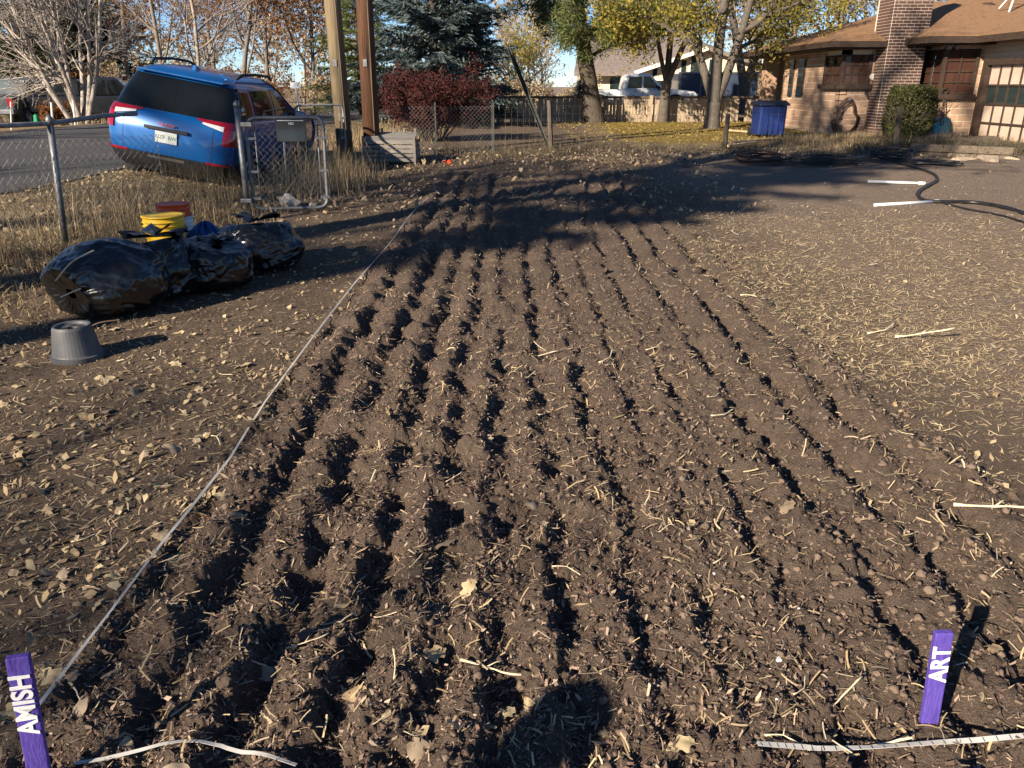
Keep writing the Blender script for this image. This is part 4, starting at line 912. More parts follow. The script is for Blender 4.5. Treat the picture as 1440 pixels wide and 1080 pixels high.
def rounded(pts, r=.12, n=5):
    out = []; k = len(pts)
    for i in range(k):
        p, a, b = pts[i], pts[i - 1], pts[(i + 1) % k]; da = (a - p).normalized(); db = (b - p).normalized()
        for q in range(n + 1):
            t = q / n; s = p + da * r * (1 - t) ** 2 + db * r * t ** 2; out.append(s)
    return out
def gate(name, label, A, B, h, r=.021, lean=Vector((0, 0, 0)), z0=.05, mesh=True, matn='steel'):
    A = Vector(A); B = Vector(B); g = thing(name, label, 'gate', A)
    u = (B - A).normalized(); up = Vector((0, 0, h)) + lean
    c = [A + Vector((0, 0, z0)), B + Vector((0, 0, z0)), B + Vector((0, 0, z0)) + up, A + Vector((0, 0, z0)) + up]
    MB().tube(rounded(c), r, 8, closed=True).build('frame', matn, g, smooth=True)
    MB().tube([c[0] + u * .09 + up * .03, c[3] + u * .09 - up * .03], .009, 6).build('tension_bar', matn, g, smooth=True)
    MB().tube([c[1] - u * .07 + up * .03, c[2] - u * .07 - up * .03], .009, 6).build('tension_bar', matn, g, smooth=True)
    for f in (.12, .42, .78):
        MB().bar(c[0] + up * f - u * .03, c[0] + up * f + u * .1, .05, .03).build('band', matn, g)
        MB().bar(c[1] + up * f + u * .03, c[1] + up * f - u * .08, .05, .03).build('band', matn, g)
    if mesh:
        mm = MB(); chain_link(mm, A, B, z0 + .05, z0 + h - .04); mm.build('wire_mesh', 'wire', g)
    return g, c
ga = G(358, 300); gb = G(462, 297)
topL = AT(343, 166, ga.y)
g1, gc = gate('chain_link_gate', 'galvanised chain-link gate leaf holding a black sign, beside the blue car', ga, gb, topL.z - ga.z - .05, lean=Vector((0.02, .02, 0)))
gp = thing('gate_post', 'round steel gate post at the hinge side of the chain-link gate', 'post', G(349, 301)); q = G(349, 301)
MB().tube([q - Vector((0, 0, .15)), AT(333, 150, q.y)], .034, 10).lathe([(.04, -.01), (.04, .04), (.01, .07)], 10, AT(333, 150, q.y)).build('tube', 'steel', gp, smooth=True)
for py in (175, 282):
    z = AT(345, py, q.y); MB().box(z + Vector((.02, -.01, 0)), (.13, .06, .05)).build('hinge', 'steel', gp, bevel=.008)
sg = thing('gate_sign', 'black and dark blue plastic sign wired to the chain-link gate', 'sign', AT(410, 199, gb.y - .07))
sA = AT(388, 200, ga.y - .02); sB = AT(431, 167, gb.y - .07); sw = sB.x - sA.x; sh = sB.z - sA.z
smid = (sA + sB) / 2; MB().box(smid, (sw, .012, sh)).build('board', 'sign_black', sg, bevel=.004)
MB().box(smid + Vector((0, -.008, -sh * .2)), (sw * .9, .004, sh * .5)).build('blue_field', 'sign_blue', sg)
text('lettering', 'NO', sh * .15, 'paint_white', sg, smid + Vector((.01, -.012, sh * .30)), (math.pi / 2, 0, 0))
MB().box(smid + Vector((0, -.009, sh * .43)), (sw * .86, .004, sh * .025)).build('white_line', 'paint_white', sg)
rk = G(408, 289); rkm = clod_mesh(21); rkm.materials.append(MATS['rock']); rks = clod_mesh(22); rks.materials.append(MATS['sand']); ro = link('rock', rkm); ro.location = (rk.x, rk.y - .0, rk.z + .05); ro.scale = (.22, .2, .24); tag(ro, 'pale broken rock on the ground inside the chain-link gate', 'rock')
rk = G(440, 291); ro = link('rock', rkm); ro.location = (rk.x, rk.y, rk.z + .02); ro.scale = (.1, .1, .1); ro.rotation_euler = (0, 0, 2); tag(ro, 'small tan stone at the bottom corner of the chain-link gate', 'rock')
# second gate leaf, standing open behind, by the poles
ha = AT(414, 150, 14.6); hb = AT(482, 150, 15.0); ha.z = bz(ha.x, ha.y); hb.z = bz(hb.x, hb.y)
gate('chain_link_gate', 'farther rusty gate leaf standing open against the utility poles', ha, hb, AT(440, 148, 14.8).z - ha.z - .05, matn='steel_dull')
fp = G(404, 262); f2 = thing('fence_stake', 'thin pale metal stake among the weeds behind the gate', 'stake', fp)
MB().tube([fp - Vector((0, 0, .1)), fp + Vector((.02, 0, .75))], .016, 6).build('rod', 'steel', f2)
# chain-link corner in front of the red bush
ca = AT(562, 170, 16.6); cb = AT(693, 170, 16.9); cf = thing('chain_link_fence', 'short chain-link stretch in front of the dark red bush', 'fence', (ca.x, ca.y, bz(ca.x, ca.y)))
m = MB(); chain_link(m, (ca.x, ca.y, 0), (cb.x, cb.y, 0), .27, AT(620, 146, 16.7).z, cell=.085, r=.0028); m.build('wire_mesh', 'wire', cf)
def tpost(px, Y, top, label, m='steel_dull', w=.04, parent=None):
    b = AT(px, 190, Y); b.z = bz(b.x, b.y); return MB().box((b.x, b.y, (b.z + top) / 2 - .05), (w, w * .6, top - b.z + .1)).build('post', m, parent)
for px in (613, 694): tpost(px, 16.85, AT(px, 144, 16.8).z, '', 'tpost', w=.03, parent=cf)
# wire field fence to the right with wooden posts
wf = thing('wire_fence', 'low wire fence between wooden posts across the back of the garden', 'fence', G(775, 212))
def wpost(px0, py0, px1, py1, w, m='post_wood', name='post', par=None):
    b = G(px0, py0); t = AT(px1, py1, b.y); dd = (t - b); o = MB().tube([b - dd * .1, b + dd * .5, t], [w, w * .95, w * .9], 7).build(name, m, par); return b, t
fb = [wpost(775, 212, 772, 141, .055, par=wf), wpost(1018, 213, 1024, 160, .055, par=wf), wpost(1258, 217, 1266, 150, .06, par=wf)]
pr = [(AT(697, 222, 17.0), .0)]
a0 = Vector((cb.x, cb.y, 0)); chainp = [a0] + [Vector((b.x, b.y, 0)) for b, t in fb]
m = MB()
for A, B in zip(chainp[:-1], chainp[1:]):
    L = (B - A).length; u = (B - A) / L; zA = bz(A.x, A.y)
    for z in (.08, .2, .33, .47, .62, .78, .93): m.tube([A + Vector((0, 0, zA + z)), (A + B) / 2 + Vector((0, .03, zA + z - .03)), B + Vector((0, 0, zA + z))], .0024, 3, cap=False)
    for k in range(int(L / .15)): p = A + u * (k * .15); m.tube([p + Vector((0, 0, zA + .08)), p + Vector((0, 0, zA + .90))], .002, 3, cap=False)
m.build('wire_mesh', 'wire_rust', wf)
lp = G(772, 208); st = thing('leaning_post', 'dark steel channel leaning left against the wooden fence post', 'post', lp)
tp = AT(716, 68, lp.y + .1); MB().bar(lp, tp, .09, .012, up=(0, 1, 0)).bar(lp + Vector((-.04, -.03, 0)), tp + Vector((-.04, -.03, 0)), .012, .06, up=(0, 1, 0)).bar(lp + Vector((.04, -.03, 0)), tp + Vector((.04, -.03, 0)), .012, .06, up=(0, 1, 0)).build('channel', 'tpost', st)
MB().tube([tp + Vector((0, 0, -.05)), tp + Vector((-.25, 0, .55))], .004, 4).build('loose_wire', 'wire_rust', st)
# low wooden fence at the back of the lawn
wd = thing('wooden_fence', 'low weathered board fence across the back of the lawn', 'fence', (0, 31.4, .3))
fx0, fx1 = AT(655, 150, 31.4).x, AT(1110, 150, 31.4).x; rg = random.Random(5); x = fx0
PK = MB().box((0, 0, .5), (1, 1, 1)).mesh('picket'); PK.materials.append(MATS['fence_wood'])
while x < fx1:
    w = rg.uniform(.105, .13); h = 1.03 + rg.uniform(-.09, .08); Yp = 31.4 + rg.uniform(-.012, .012)
    if rg.random() > .04:
        o = bpy.data.objects.new('picket', PK); COL.objects.link(o); o.parent = wd; o.matrix_parent_inverse = W[wd.name].inverted(); o.location = (x + w / 2, Yp, .22); o.scale = (w - .012, .018, h - .08); o.rotation_euler = (0, rg.uniform(-.012, .012), 0)
    x += w
for px in (700, 808, 915, 1012, 1100):
    xx = AT(px, 150, 31.4).x; MB().box((xx, 31.34, .72), (.11, .11, 1.06)).build('post', 'fence_wood', wd)
MB().box(((fx0 + fx1) / 2, 31.37, 1.18), (fx1 - fx0, .04, .08)).build('rail', 'post_wood', wd)
MB().box(((fx0 + fx1) / 2, 31.45, .5), (fx1 - fx0, .04, .08)).build('rail', 'post_wood', wd)
#@@POLES
def pole(px0, py0, px1, Y, r, m, label):
    b = AT(px0, py0, Y); b.z = bz(b.x, b.y); t = AT(px1, 0, Y); d = (t - b).normalized(); o = thing('utility_pole', label, 'pole', b, group='utility poles by the gate')
    top = b + d * 9.5; MB().tube([b - d * .3, b + d * 3, top], [r, r * .95, r * .75], 18).build('shaft', m, o, smooth=True)
    MB().tube([b + Vector((r * .5, -r * .92, .0)) , b + d * 4 + Vector((r * .5, -r * .92, 0))], .012, 5).build('ground_wire', 'wire_rust', o)
    MB().box(b + d * 1.75 + Vector((-.02, -r - .004, 0)), (.07, .012, .12)).build('tag', 'steel', o)
    return o, top
po1, pt1 = pole(486, 215, 467, 15.6, .155, 'pole_new', 'paler tan utility pole, left of the two poles')
po2, pt2 = pole(524, 215, 512, 15.3, .155, 'pole_old', 'dark reddish-brown utility pole, right of the two poles')
#@@CRATE
c0 = G(513, 232); c1 = G(585, 231); ctop = AT(550, 188, c0.y)
cr = thing('slatted_crate', 'grey weathered slatted wooden compost bin beside the poles', 'crate', c0)
cw = c1.x - c0.x; chh = ctop.z - c0.z
for k in range(5): MB().box((c0.x + cw / 2 + .008 * (k % 2), c0.y, c0.z + .05 + (k + .5) * (chh - .16) / 5), (cw, .022, (chh - .16) / 5 - .018)).build('front_slat', 'grey_wood', cr)
for k in range(4): MB().box((c0.x + cw + .01, c0.y + .35, c0.z + .08 + (k + .5) * (chh - .2) / 4), (.022, .7, (chh - .2) / 4 - .02)).build('side_slat', 'grey_wood', cr); MB().box((c0.x - .01, c0.y + .35, c0.z + .08 + (k + .5) * (chh - .2) / 4), (.022, .7, (chh - .2) / 4 - .02)).build('side_slat', 'grey_wood', cr)
for k in range(3): MB().box((c0.x + cw / 2, c0.y + .12 + k * .22, c0.z + chh - .1 + k * .035), (cw, .2, .022), Matrix.Rotation(.16, 3, 'X')).build('lid_board', 'grey_wood', cr)
for k in range(5): MB().box((c0.x + .05 + k * (cw - .1) / 4, c0.y + .62, c0.z + chh * .52), (.035, .035, chh * 1.06 + .08)).build('stake', 'grey_wood', cr)
for sx in (0, 1): MB().box((c0.x + sx * cw, c0.y - .02, c0.z + chh * .45), (.04, .04, chh * .95)).build('corner_post', 'grey_wood', cr)
rd = G(629, 231); rg_ = thing('red_rag', 'crumpled bright red scrap on the ground right of the slatted crate', 'rag', rd)
MB().grid(lambda a, b: (rd.x + (a - .5) * .2, rd.y + (b - .5) * .14, rd.z + .035 + .04 * math.sin(a * 7) * math.cos(b * 5) + .02 * a), 8, 6).build('cloth', 'red_plastic', rg_, smooth=True, thick=.004)
#@@BAGS
def bag(name, label, c, sx, sy, sz, axis_dir, seed, pleat=1., knot=.0):
    rg = np.random.default_rng(seed); nu, nv = 84, 132; V = []
    ax = Vector(axis_dir).normalized(); u, w = frame(ax); M = np.array([u[:], w[:], ax[:]]).T
    th = np.linspace(.04, math.pi - .04, nu)[:, None]; ph = np.linspace(0, 2 * math.pi, nv, endpoint=False)[None]
    prof = np.sin(th) ** .62; pole = np.exp(-(th / .75) ** 2) + .5 * np.exp(-((math.pi - th) / .6) ** 2)
    k = 19; pl = pole * (np.sin(ph * k + 2 * np.sin(ph * 3 + seed)) * .5 + np.sin(ph * 31 + seed) * .35) * .085 * pleat
    wx = ph + .5 * vn(ph * 3, th * 4, 7); wy = th + .4 * vn(th * 3, ph * 4, 8)
    wr = .16 * vn(ph * 2.2 + seed, th * 2.5, 1) - .22 * np.abs(vn(wx * 2.6 + wy * 2, wy * 2.2 + wx, 2)) - .07 * np.abs(vn(wx * 9 - wy * 4, wy * 3, 3)) - .03 * np.abs(vn(wx * 22 + wy * 5, wy * 6, 5)) + .08
    wr = wr * np.minimum(1, np.minimum(ph, 2 * math.pi - ph) * 2) 
    R = prof * (1 + pl + wr); z = np.cos(th) * (1 - .28 * np.exp(-(th / .45) ** 2)) + 0 * ph
    L = np.stack([R * np.cos(ph), R * np.sin(ph), z + 0 * R], -1) @ M.T
    L = L * np.array([sx, sy, sz]); g0 = bz(c[0], c[1]); P_ = L + np.array([c[0], c[1], g0 + sz * .82])
    fl = g0 + .0 + .02 * rg.random(P_[..., 2].shape); P_[..., 2] = np.where(P_[..., 2] < g0 + .03, g0 + .03 + (P_[..., 2] - g0 - .03) * .12, P_[..., 2])
    i = np.arange(nu - 1)[:, None] * nv; j = np.arange(nv)[None]; j2 = (j + 1) % nv
    F = np.stack([i + j, i + nv + j, i + nv + j2, i + j2], -1).reshape(-1, 4)
    V = P_.reshape(-1, 3); 
    root = thing(name, label, 'bag', (c[0], c[1], g0), group='full black rubbish bags')
    me = npmesh('film', V, F, smooth=True); o = link('film', me, 'bag', root); md = o.modifiers.new('s', 'SUBSURF'); md.levels = md.render_levels = 1
    tt = np.array(ax[:]) * np.array([sx, sy, sz]) * .7 + np.array([c[0], c[1], g0 + sz * .82])
    if knot:
        mb = MB(); rg2 = random.Random(seed)
        for q in range(3):
            a = q * 2.1 + seed; mb.grid(lambda s, t: (tt[0] + s * knot * math.cos(a + (t - .5)) + .015 * math.sin(t * 20), tt[1] + s * knot * math.sin(a + (t - .5)) , tt[2] + .05 + s * knot * (.35 + .25 * math.sin(t * 9 + q)) * (1 - .5 * s)), 6, 8)
        mb.build('tied_neck', 'bag', root, smooth=True)
    return root
bag('rubbish_bag', 'nearest black rubbish bag with pleated shiny end, behind the grey pot', (G(134, 452).x, 5.40), .385, .36, .275, (-.50, -.80, -.20), 3, 1.3)
bag('rubbish_bag', 'black rubbish bag with a loose open neck, second from the left', (G(222, 430).x - .05, 5.85), .27, .27, .26, (-.2, .1, 1), 4, 1.0, .24)
bag('rubbish_bag', 'low black rubbish bag in shade, third from the left', (G(298, 410).x, 6.05), .30, .28, .225, (.3, -.2, 1), 6, 1.0, .14)
bag('rubbish_bag', 'farthest black rubbish bag, rightmost in the row', (G(352, 390).x, 6.75), .36, .31, .235, (-.1, .2, 1), 9, 1.0, .2)
# upturned pot and buckets
def bucket(name, label, c, r, h, m, ribs=3, rim=True, group=None, inner=None):
    o = thing(name, label, 'bucket', c, group=group); pr = [(r * .86, 0), (r * .88, .01)]
    pr += [(r * (.88 + .10 * k / 5), .01 + (h - .09) * k / 5) for k in range(1, 6)]
    body = MB().lathe(pr + [(r * .98, h)] + [(r * .93, h), (r * .90, h - .05), (r * .84, .03)], 36).build('wall', m, o, local=True, smooth=True)
    for k in range(ribs): MB().lathe([(r * .97, h - .05 - .035 * k), (r * 1.04, h - .048 - .035 * k), (r * 1.04, h - .04 - .035 * k), (r * .97, h - .038 - .035 * k)], 36).build('rib', m, body, local=True, smooth=True)
    MB().lathe([(r * .92, h - .008), (r * 1.05, h - .006), (r * 1.05, h + .008), (r * .92, h + .006)], 36).build('rim', m, body, local=True, smooth=True)
    MB().tube([(r * 1.05 * math.cos(a), r * 1.05 * math.sin(a) - .0, h - .1 - .13 * math.sin(a) if False else h - .08 - .12 * math.sin(a)) for a in [math.pi * k / 12 for k in range(13)]], .004, 5).build('handle', 'steel', o, local=True)
    return o
yb_ = AT(229, 303, 6.9); bucket('bucket', 'bright yellow plastic bucket behind the black bags', (yb_.x, 6.9, bz(yb_.x, 6.9)), .172, yb_.z - bz(yb_.x, 6.9), 'yellow_plastic')
wb = AT(246, 310, 7.35); z0 = bz(wb.x, 7.35); hb_ = AT(246, 305, 7.35).z - z0; bucket('bucket', 'white plastic bucket under the red one, behind the yellow bucket', (wb.x, 7.35, z0), .160, hb_, 'white_plastic')
rt = AT(246, 287, 7.35); bucket('bucket', 'orange-red bucket nested in the white bucket', (wb.x, 7.35, rt.z - .30), .150, .30, 'red_plastic', ribs=1)
bt = AT(290, 330, 7.2); bt.z = bz(bt.x, 7.2); tr = thing('blue_tarp', 'crumpled blue tarp bundle right of the buckets', 'tarp', bt)
def tarpf(a, b):
    th = a * math.pi * .55; ph = b * 2 * math.pi; rr = 1 + .28 * math.sin(5 * ph + 3 * a) * a + .18 * math.sin(11 * ph + 8 * a)
    return (bt.x + .17 * rr * math.sin(th) * math.cos(ph), bt.y + .16 * rr * math.sin(th) * math.sin(ph), bt.z + .27 * math.cos(th) * (1 + .15 * math.sin(7 * ph)) + .02)
MB().grid(tarpf, 10, 40).build('folds', 'blue_plastic', tr)
pc = G(95, 512); pt = thing('plant_pot', 'upturned grey plastic plant pot in front of the bags', 'pot', (pc.x, pc.y + .12, pc.z))
MB().lathe([(.148, 0), (.150, .028), (.138, .032), (.134, .04), (.108, .19), (.100, .205), (.088, .202), (.080, .188), (.03, .188), (.028, .16)], 40).build('wall', 'pot', pt, local=True, smooth=False)
for k in range(4):
    a = k * math.pi / 2 - 1.2; MB().tube([(.05 * math.cos(a), .05 * math.sin(a), .186), (.05 * math.cos(a), .05 * math.sin(a), .1905)], .017, 12).build('drain_hole', 'ink', pt, local=True)
#@@STAKES
def stake(label, word, b, t, w, th, rz, size, tz):
    o = thing('row_marker', label, 'stake', b, group='painted row markers'); d = (t - b); L = d.length; d.normalize()
    x = Vector((math.cos(rz), math.sin(rz), 0)); x = (x - d * x.dot(d)).normalized(); n = d.cross(x).normalized(); n = -n if n.y > 0 else n
    M = Matrix((x, -n, d)).transposed(); MB().box(b + d * (L / 2 - .04), (w, th, L + .08), M).build('board', 'paint_purple', o, bevel=.003)
    R3 = Matrix((d, -x, n)).transposed().to_4x4()
    text('lettering', word, size, 'paint_white', o, b + d * tz + n * (th / 2 + .0018), R3.to_quaternion(), extrude=.0008, bold=.0016)
    return o
b = G(1303, 1033); t = AT(1327, 888, b.y + .0); stake('purple wooden row marker lettered ART at the right end of the bed', 'ART', b, t, .043, .018, -.05, .058, (t - b).length * .72)
b = G(62, 1120); t = AT(25, 922, b.y + .01); stake('purple wooden row marker lettered AMISH at the left end of the bed', 'AMISH', b, t, .047, .018, .32, .058, (t - b).length * .69)
#@@TAPES
def tape(name, label, pix, w, ticks=False, lift=.03):
    pts = []
    for k in range(len(pix) - 1):
        for q in range(6): s = q / 6; pts.append(G(pix[k][0] * (1 - s) + pix[k + 1][0] * s, pix[k][1] * (1 - s) + pix[k + 1][1] * s))
    pts.append(G(*pix[-1])); zz = np.array([gz(p.x, p.y) for p in pts]); zz = np.array([zz[max(0, i - 3):i + 4].max() for i in range(len(zz))]) ; zz = np.convolve(np.pad(zz, 3, 'edge'), np.ones(7) / 7, 'valid') + .009
    for p, z in zip(pts, zz): p.z = z
    o = thing(name, label, 'measuring tape', pts[0]); mb = MB(); tk = MB()
    for k in range(len(pts) - 1):
        a, b = pts[k], pts[k + 1]; d = (b - a).normalized(); s = Vector((-d.y, d.x, .25 * math.sin(k * .37))).normalized() * w / 2
        d2 = (pts[min(k + 2, len(pts) - 1)] - b); d2 = d2.normalized() if d2.length > 1e-6 else d; s2 = Vector((-d2.y, d2.x, .25 * math.sin((k + 1) * .37))).normalized() * w / 2
        mb.poly([a - s, b - s2, b + s2, a + s])
        if ticks:
            L = (b - a).length; n = max(1, int(L / .0254))
            for q in range(n):
                c = a.lerp(b, (q + .5) / n) + Vector((0, 0, .0016)); e = s * (1.7 if q % 3 == 0 else .9)
                tk.poly([c - s * .95 - d * .0012, c - s * .95 + d * .0012, c - s * .95 + e + d * .0012, c - s * .95 + e - d * .0012])
    mb.build('ribbon', 'tape_white', o, thick=.0012)
    if ticks: tk.build('marks', 'ink', o)
tape('measuring_tape', 'long white tape stretched along the left edge of the bed', [(60, 1010), (85, 976), (150, 885), (235, 765), (325, 650), (375, 570), (440, 482), (500, 402), (545, 350), (575, 310), (602, 283)], .011, False)
tape('measuring_tape', 'white tape with ruled marks crossing the bottom right corner', [(1060, 1079), (1130, 1072), (1230, 1071), (1330, 1067), (1440, 1063), (1560, 1058)], .014, True)
tape('measuring_tape', 'white tape curving along the bottom edge near AMISH', [(110, 1090), (200, 1077), (262, 1070), (315, 1071), (360, 1082), (420, 1100)], .010, False)
#@@HOSES_PIPES
def on(px, py, dz=0.): p = G(px, py); p.z = gz(p.x, p.y) + dz; return p
def smooth_pts(P0, n=6):
    out = []; k = len(P0)
    for i in range(k - 1):
        a, b, c, d = P0[max(i - 1, 0)], P0[i], P0[i + 1], P0[min(i + 2, k - 1)]
        for q in range(n): t = q / n; out.append(.5 * ((2 * b) + (c - a) * t + (2 * a - 5 * b + 4 * c - d) * t * t + (3 * b - a - 3 * c + d) * t ** 3))
    out.append(P0[-1]); return out
for (a, b_, lb) in (((1220, 257), (1300, 260), 'farther white plastic pipe lying on the bare soil'), ((1229, 290), (1321, 285), 'nearer white plastic pipe joined to the black pipe')):
    A, B_ = on(*a, .022), on(*b_, .022); o = thing('white_pipe', lb, 'pipe', A, group='white plastic pipes on the bare soil'); MB().tube([A, B_], .021, 12).build('tube', 'pvc', o, smooth=True)
    d = (B_ - A).normalized(); MB().tube([B_ - d * .09, B_ + d * .01], .027, 12).build('coupling', 'pvc', o, smooth=True)
bp_ = smooth_pts([on(x_, y_, .024) for x_, y_ in [(1262, 231), (1290, 238), (1312, 247), (1317, 255), (1305, 263), (1293, 270), (1290, 277), (1300, 284), (1323, 286), (1370, 287), (1415, 295), (1450, 305), (1520, 325)]])
o = thing('black_pipe', 'black plastic pipe snaking past the two white pipes', 'pipe', bp_[0]); MB().tube(bp_, .024, 8).build('tube', 'hose_black', o, smooth=True)
b2 = smooth_pts([on(x_, y_, .02) for x_, y_ in [(1326, 288), (1360, 296), (1410, 306), (1460, 322)]]); o = thing('black_hose', 'thin dark hose lying below the black pipe at the right edge', 'hose', b2[0]); MB().tube(b2, .010, 6).build('tube', 'hose_black', o, smooth=True)
def coil(label, c, r0, n, m, tilt, seed, rad=.012, squash=.75):
    rg = random.Random(seed); c = Vector((c.x, c.y, gz(c.x, c.y) + .02)); o = thing('hose_coil', label, 'hose', c, group='hoses heaped by the wire fence'); mb = MB()
    for k in range(n):
        r = r0 * (1 - .35 * rg.random()); ox, oy = rg.uniform(-.08, .08), rg.uniform(-.05, .05); z = .015 + k * .011; a0 = rg.uniform(0, 6); tl = tilt * rg.uniform(.3, 1.2)
        mb.tube([(c.x + ox + r * math.cos(q + a0), c.y + oy + r * squash * math.sin(q + a0), c.z + z + max(0, tl * (r * squash * math.sin(q + a0) + r * squash)) + .01 * math.sin(3 * q)) for q in [i * .2618 for i in range(24)]], rad, 6, closed=True)
    mb.build('loops', m, o, smooth=True); return o
coil('coiled brown hose lying before the leaning wooden post', G(1066, 231), .46, 11, 'hose_brown', .16, 1)
coil('low black hose loops right of the coiled brown hose', G(1160, 233), .75, 12, 'hose_black', .03, 2, .010, .4)
coil('tangled black tubing heaped at the foot of the right fence post', G(1250, 228), .42, 12, 'hose_black', .26, 3, .011, .6)
coil('black tubing loops on the soil right of the fence post', G(1318, 234), .55, 5, 'hose_black', .04, 5, .011, .5)
A = on(1186, 229, .1); B_ = AT(1234, 219, A.y + .15); o = thing('grey_pipe', 'thin grey pipe resting on the heaped tubing', 'pipe', A); MB().tube([A, B_], .02, 8).build('tube', 'steel', o, smooth=True)
A = on(1214, 222, .0); o = thing('rusty_rod', 'short rusty rod sticking up from the hose heap', 'rod', A); MB().tube([A, A + Vector((-.14, .05, .27))], .014, 6).build('rod', 'hose_brown', o)
h2 = smooth_pts([on(x_, y_, .015) for x_, y_ in [(960, 236), (985, 231), (1010, 222), (1034, 214)]]); o = thing('black_hose', 'black hose running along the leaves left of the coil', 'hose', h2[0]); MB().tube(h2, .012, 6).build('tube', 'hose_black', o, smooth=True)
# lumber stacked by the fence post
for k, (px0, py0, px1, py1, lb) in enumerate([(1022, 209, 1062, 204, 'pale board on the ground beside the leaning wooden post'), (1028, 204, 1095, 199, 'longer weathered board behind the pale one'), (1025, 186, 1100, 192, 'pale pole lying in front of the blue bin')]):
    A, B_ = on(px0, py0, .06), on(px1, py1, .06); o = thing('board', lb, 'board', A, group='loose boards by the wire fence'); MB().bar(A, B_, .13, .045).build('plank', 'fresh_wood' if k != 1 else 'timber', o)
# timber edged bed before the garage
t0, t1 = G(1278, 217), G(1400, 221); t1 = Vector((AT(1425, 215, t0.y - .9).x, t0.y - .9, t0.z)); o = thing('timber_edging', 'low timber edging of the raised bed before the garage', 'edging', t0)
for k in range(2):
    A = Vector((t0.x, t0.y, -.01 + k * .155 + bz(t0.x, t0.y))); B_ = Vector((t1.x, t1.y, -.01 + k * .155 + bz(t1.x, t1.y)))
    for q in range(3): MB().bar(A.lerp(B_, q / 3 + .0006), A.lerp(B_, (q + 1) / 3 - .0006), .13, .145).build('timber', 'timber', o, bevel=.012)
mbed = MB().grid(lambda a, b: (t0.x + (t1.x - t0.x) * a + b * 2.2, (t0.y + (t1.y - t0.y) * a) + b * 4.2 + .05, bz(9, 17) + .10 + .04 * b + .05 * math.sin(a * 9) * math.sin(b * 7)), 14, 10).build('bed_soil', 'timber', o, smooth=True)
for q, (px, py, s) in enumerate([(1352, 225, .35), (1392, 226, .5), (1425, 224, .28)]):
    p = G(px, py); r = link('rock', rks); r.location = (p.x, p.y, p.z - .02); r.scale = (s * 1.6, s * .7, s * .45); r.rotation_euler = (0, 0, q); tag(r, ['small pale sandy lump below the timber edging', 'long pale sandy lump below the timber edging', 'rightmost pale sandy lump below the timber edging'][q], 'rock')
#@@VEHICLES
def ring_y(x, hw, yc, hl, r=.20):
    a = abs(x); y = yc - hl + .05 * (a / hw) ** 2
    if a > hw - r: q = min(r, a - (hw - r)); y += r - math.sqrt(max(0, r * r - q * q))
    return y
def ring_x(y, hw, yc, hl, r=.20):
    x = hw - .04 * ((y - yc) / hl) ** 2; q = abs(y - yc) - (hl - r)
    if q > 0: q = min(r, q); x -= r - math.sqrt(max(0, r * r - q * q))
    return x
def ring_pts(hw, yc, hl, r=.20):
    xs = [hw * k / 8 for k in range(-8, 9)]; e = [hw * q for q in (.86, .93, .97, .99)]
    xs = sorted(set([round(x, 5) for x in xs if abs(x) < hw * .99] + e + [-q for q in e])); ys = [yc + hl * k / 10 * .93 for k in range(-10, 11)]
    out = [(x, ring_y(x, hw, yc, hl, r)) for x in xs] + [(ring_x(y, hw, yc, hl, r), y) for y in ys] + [(x, 2 * yc - ring_y(x, hw, yc, hl, r)) for x in reversed(xs)] + [(-ring_x(y, hw, yc, hl, r), y) for y in reversed(ys)]
    return out
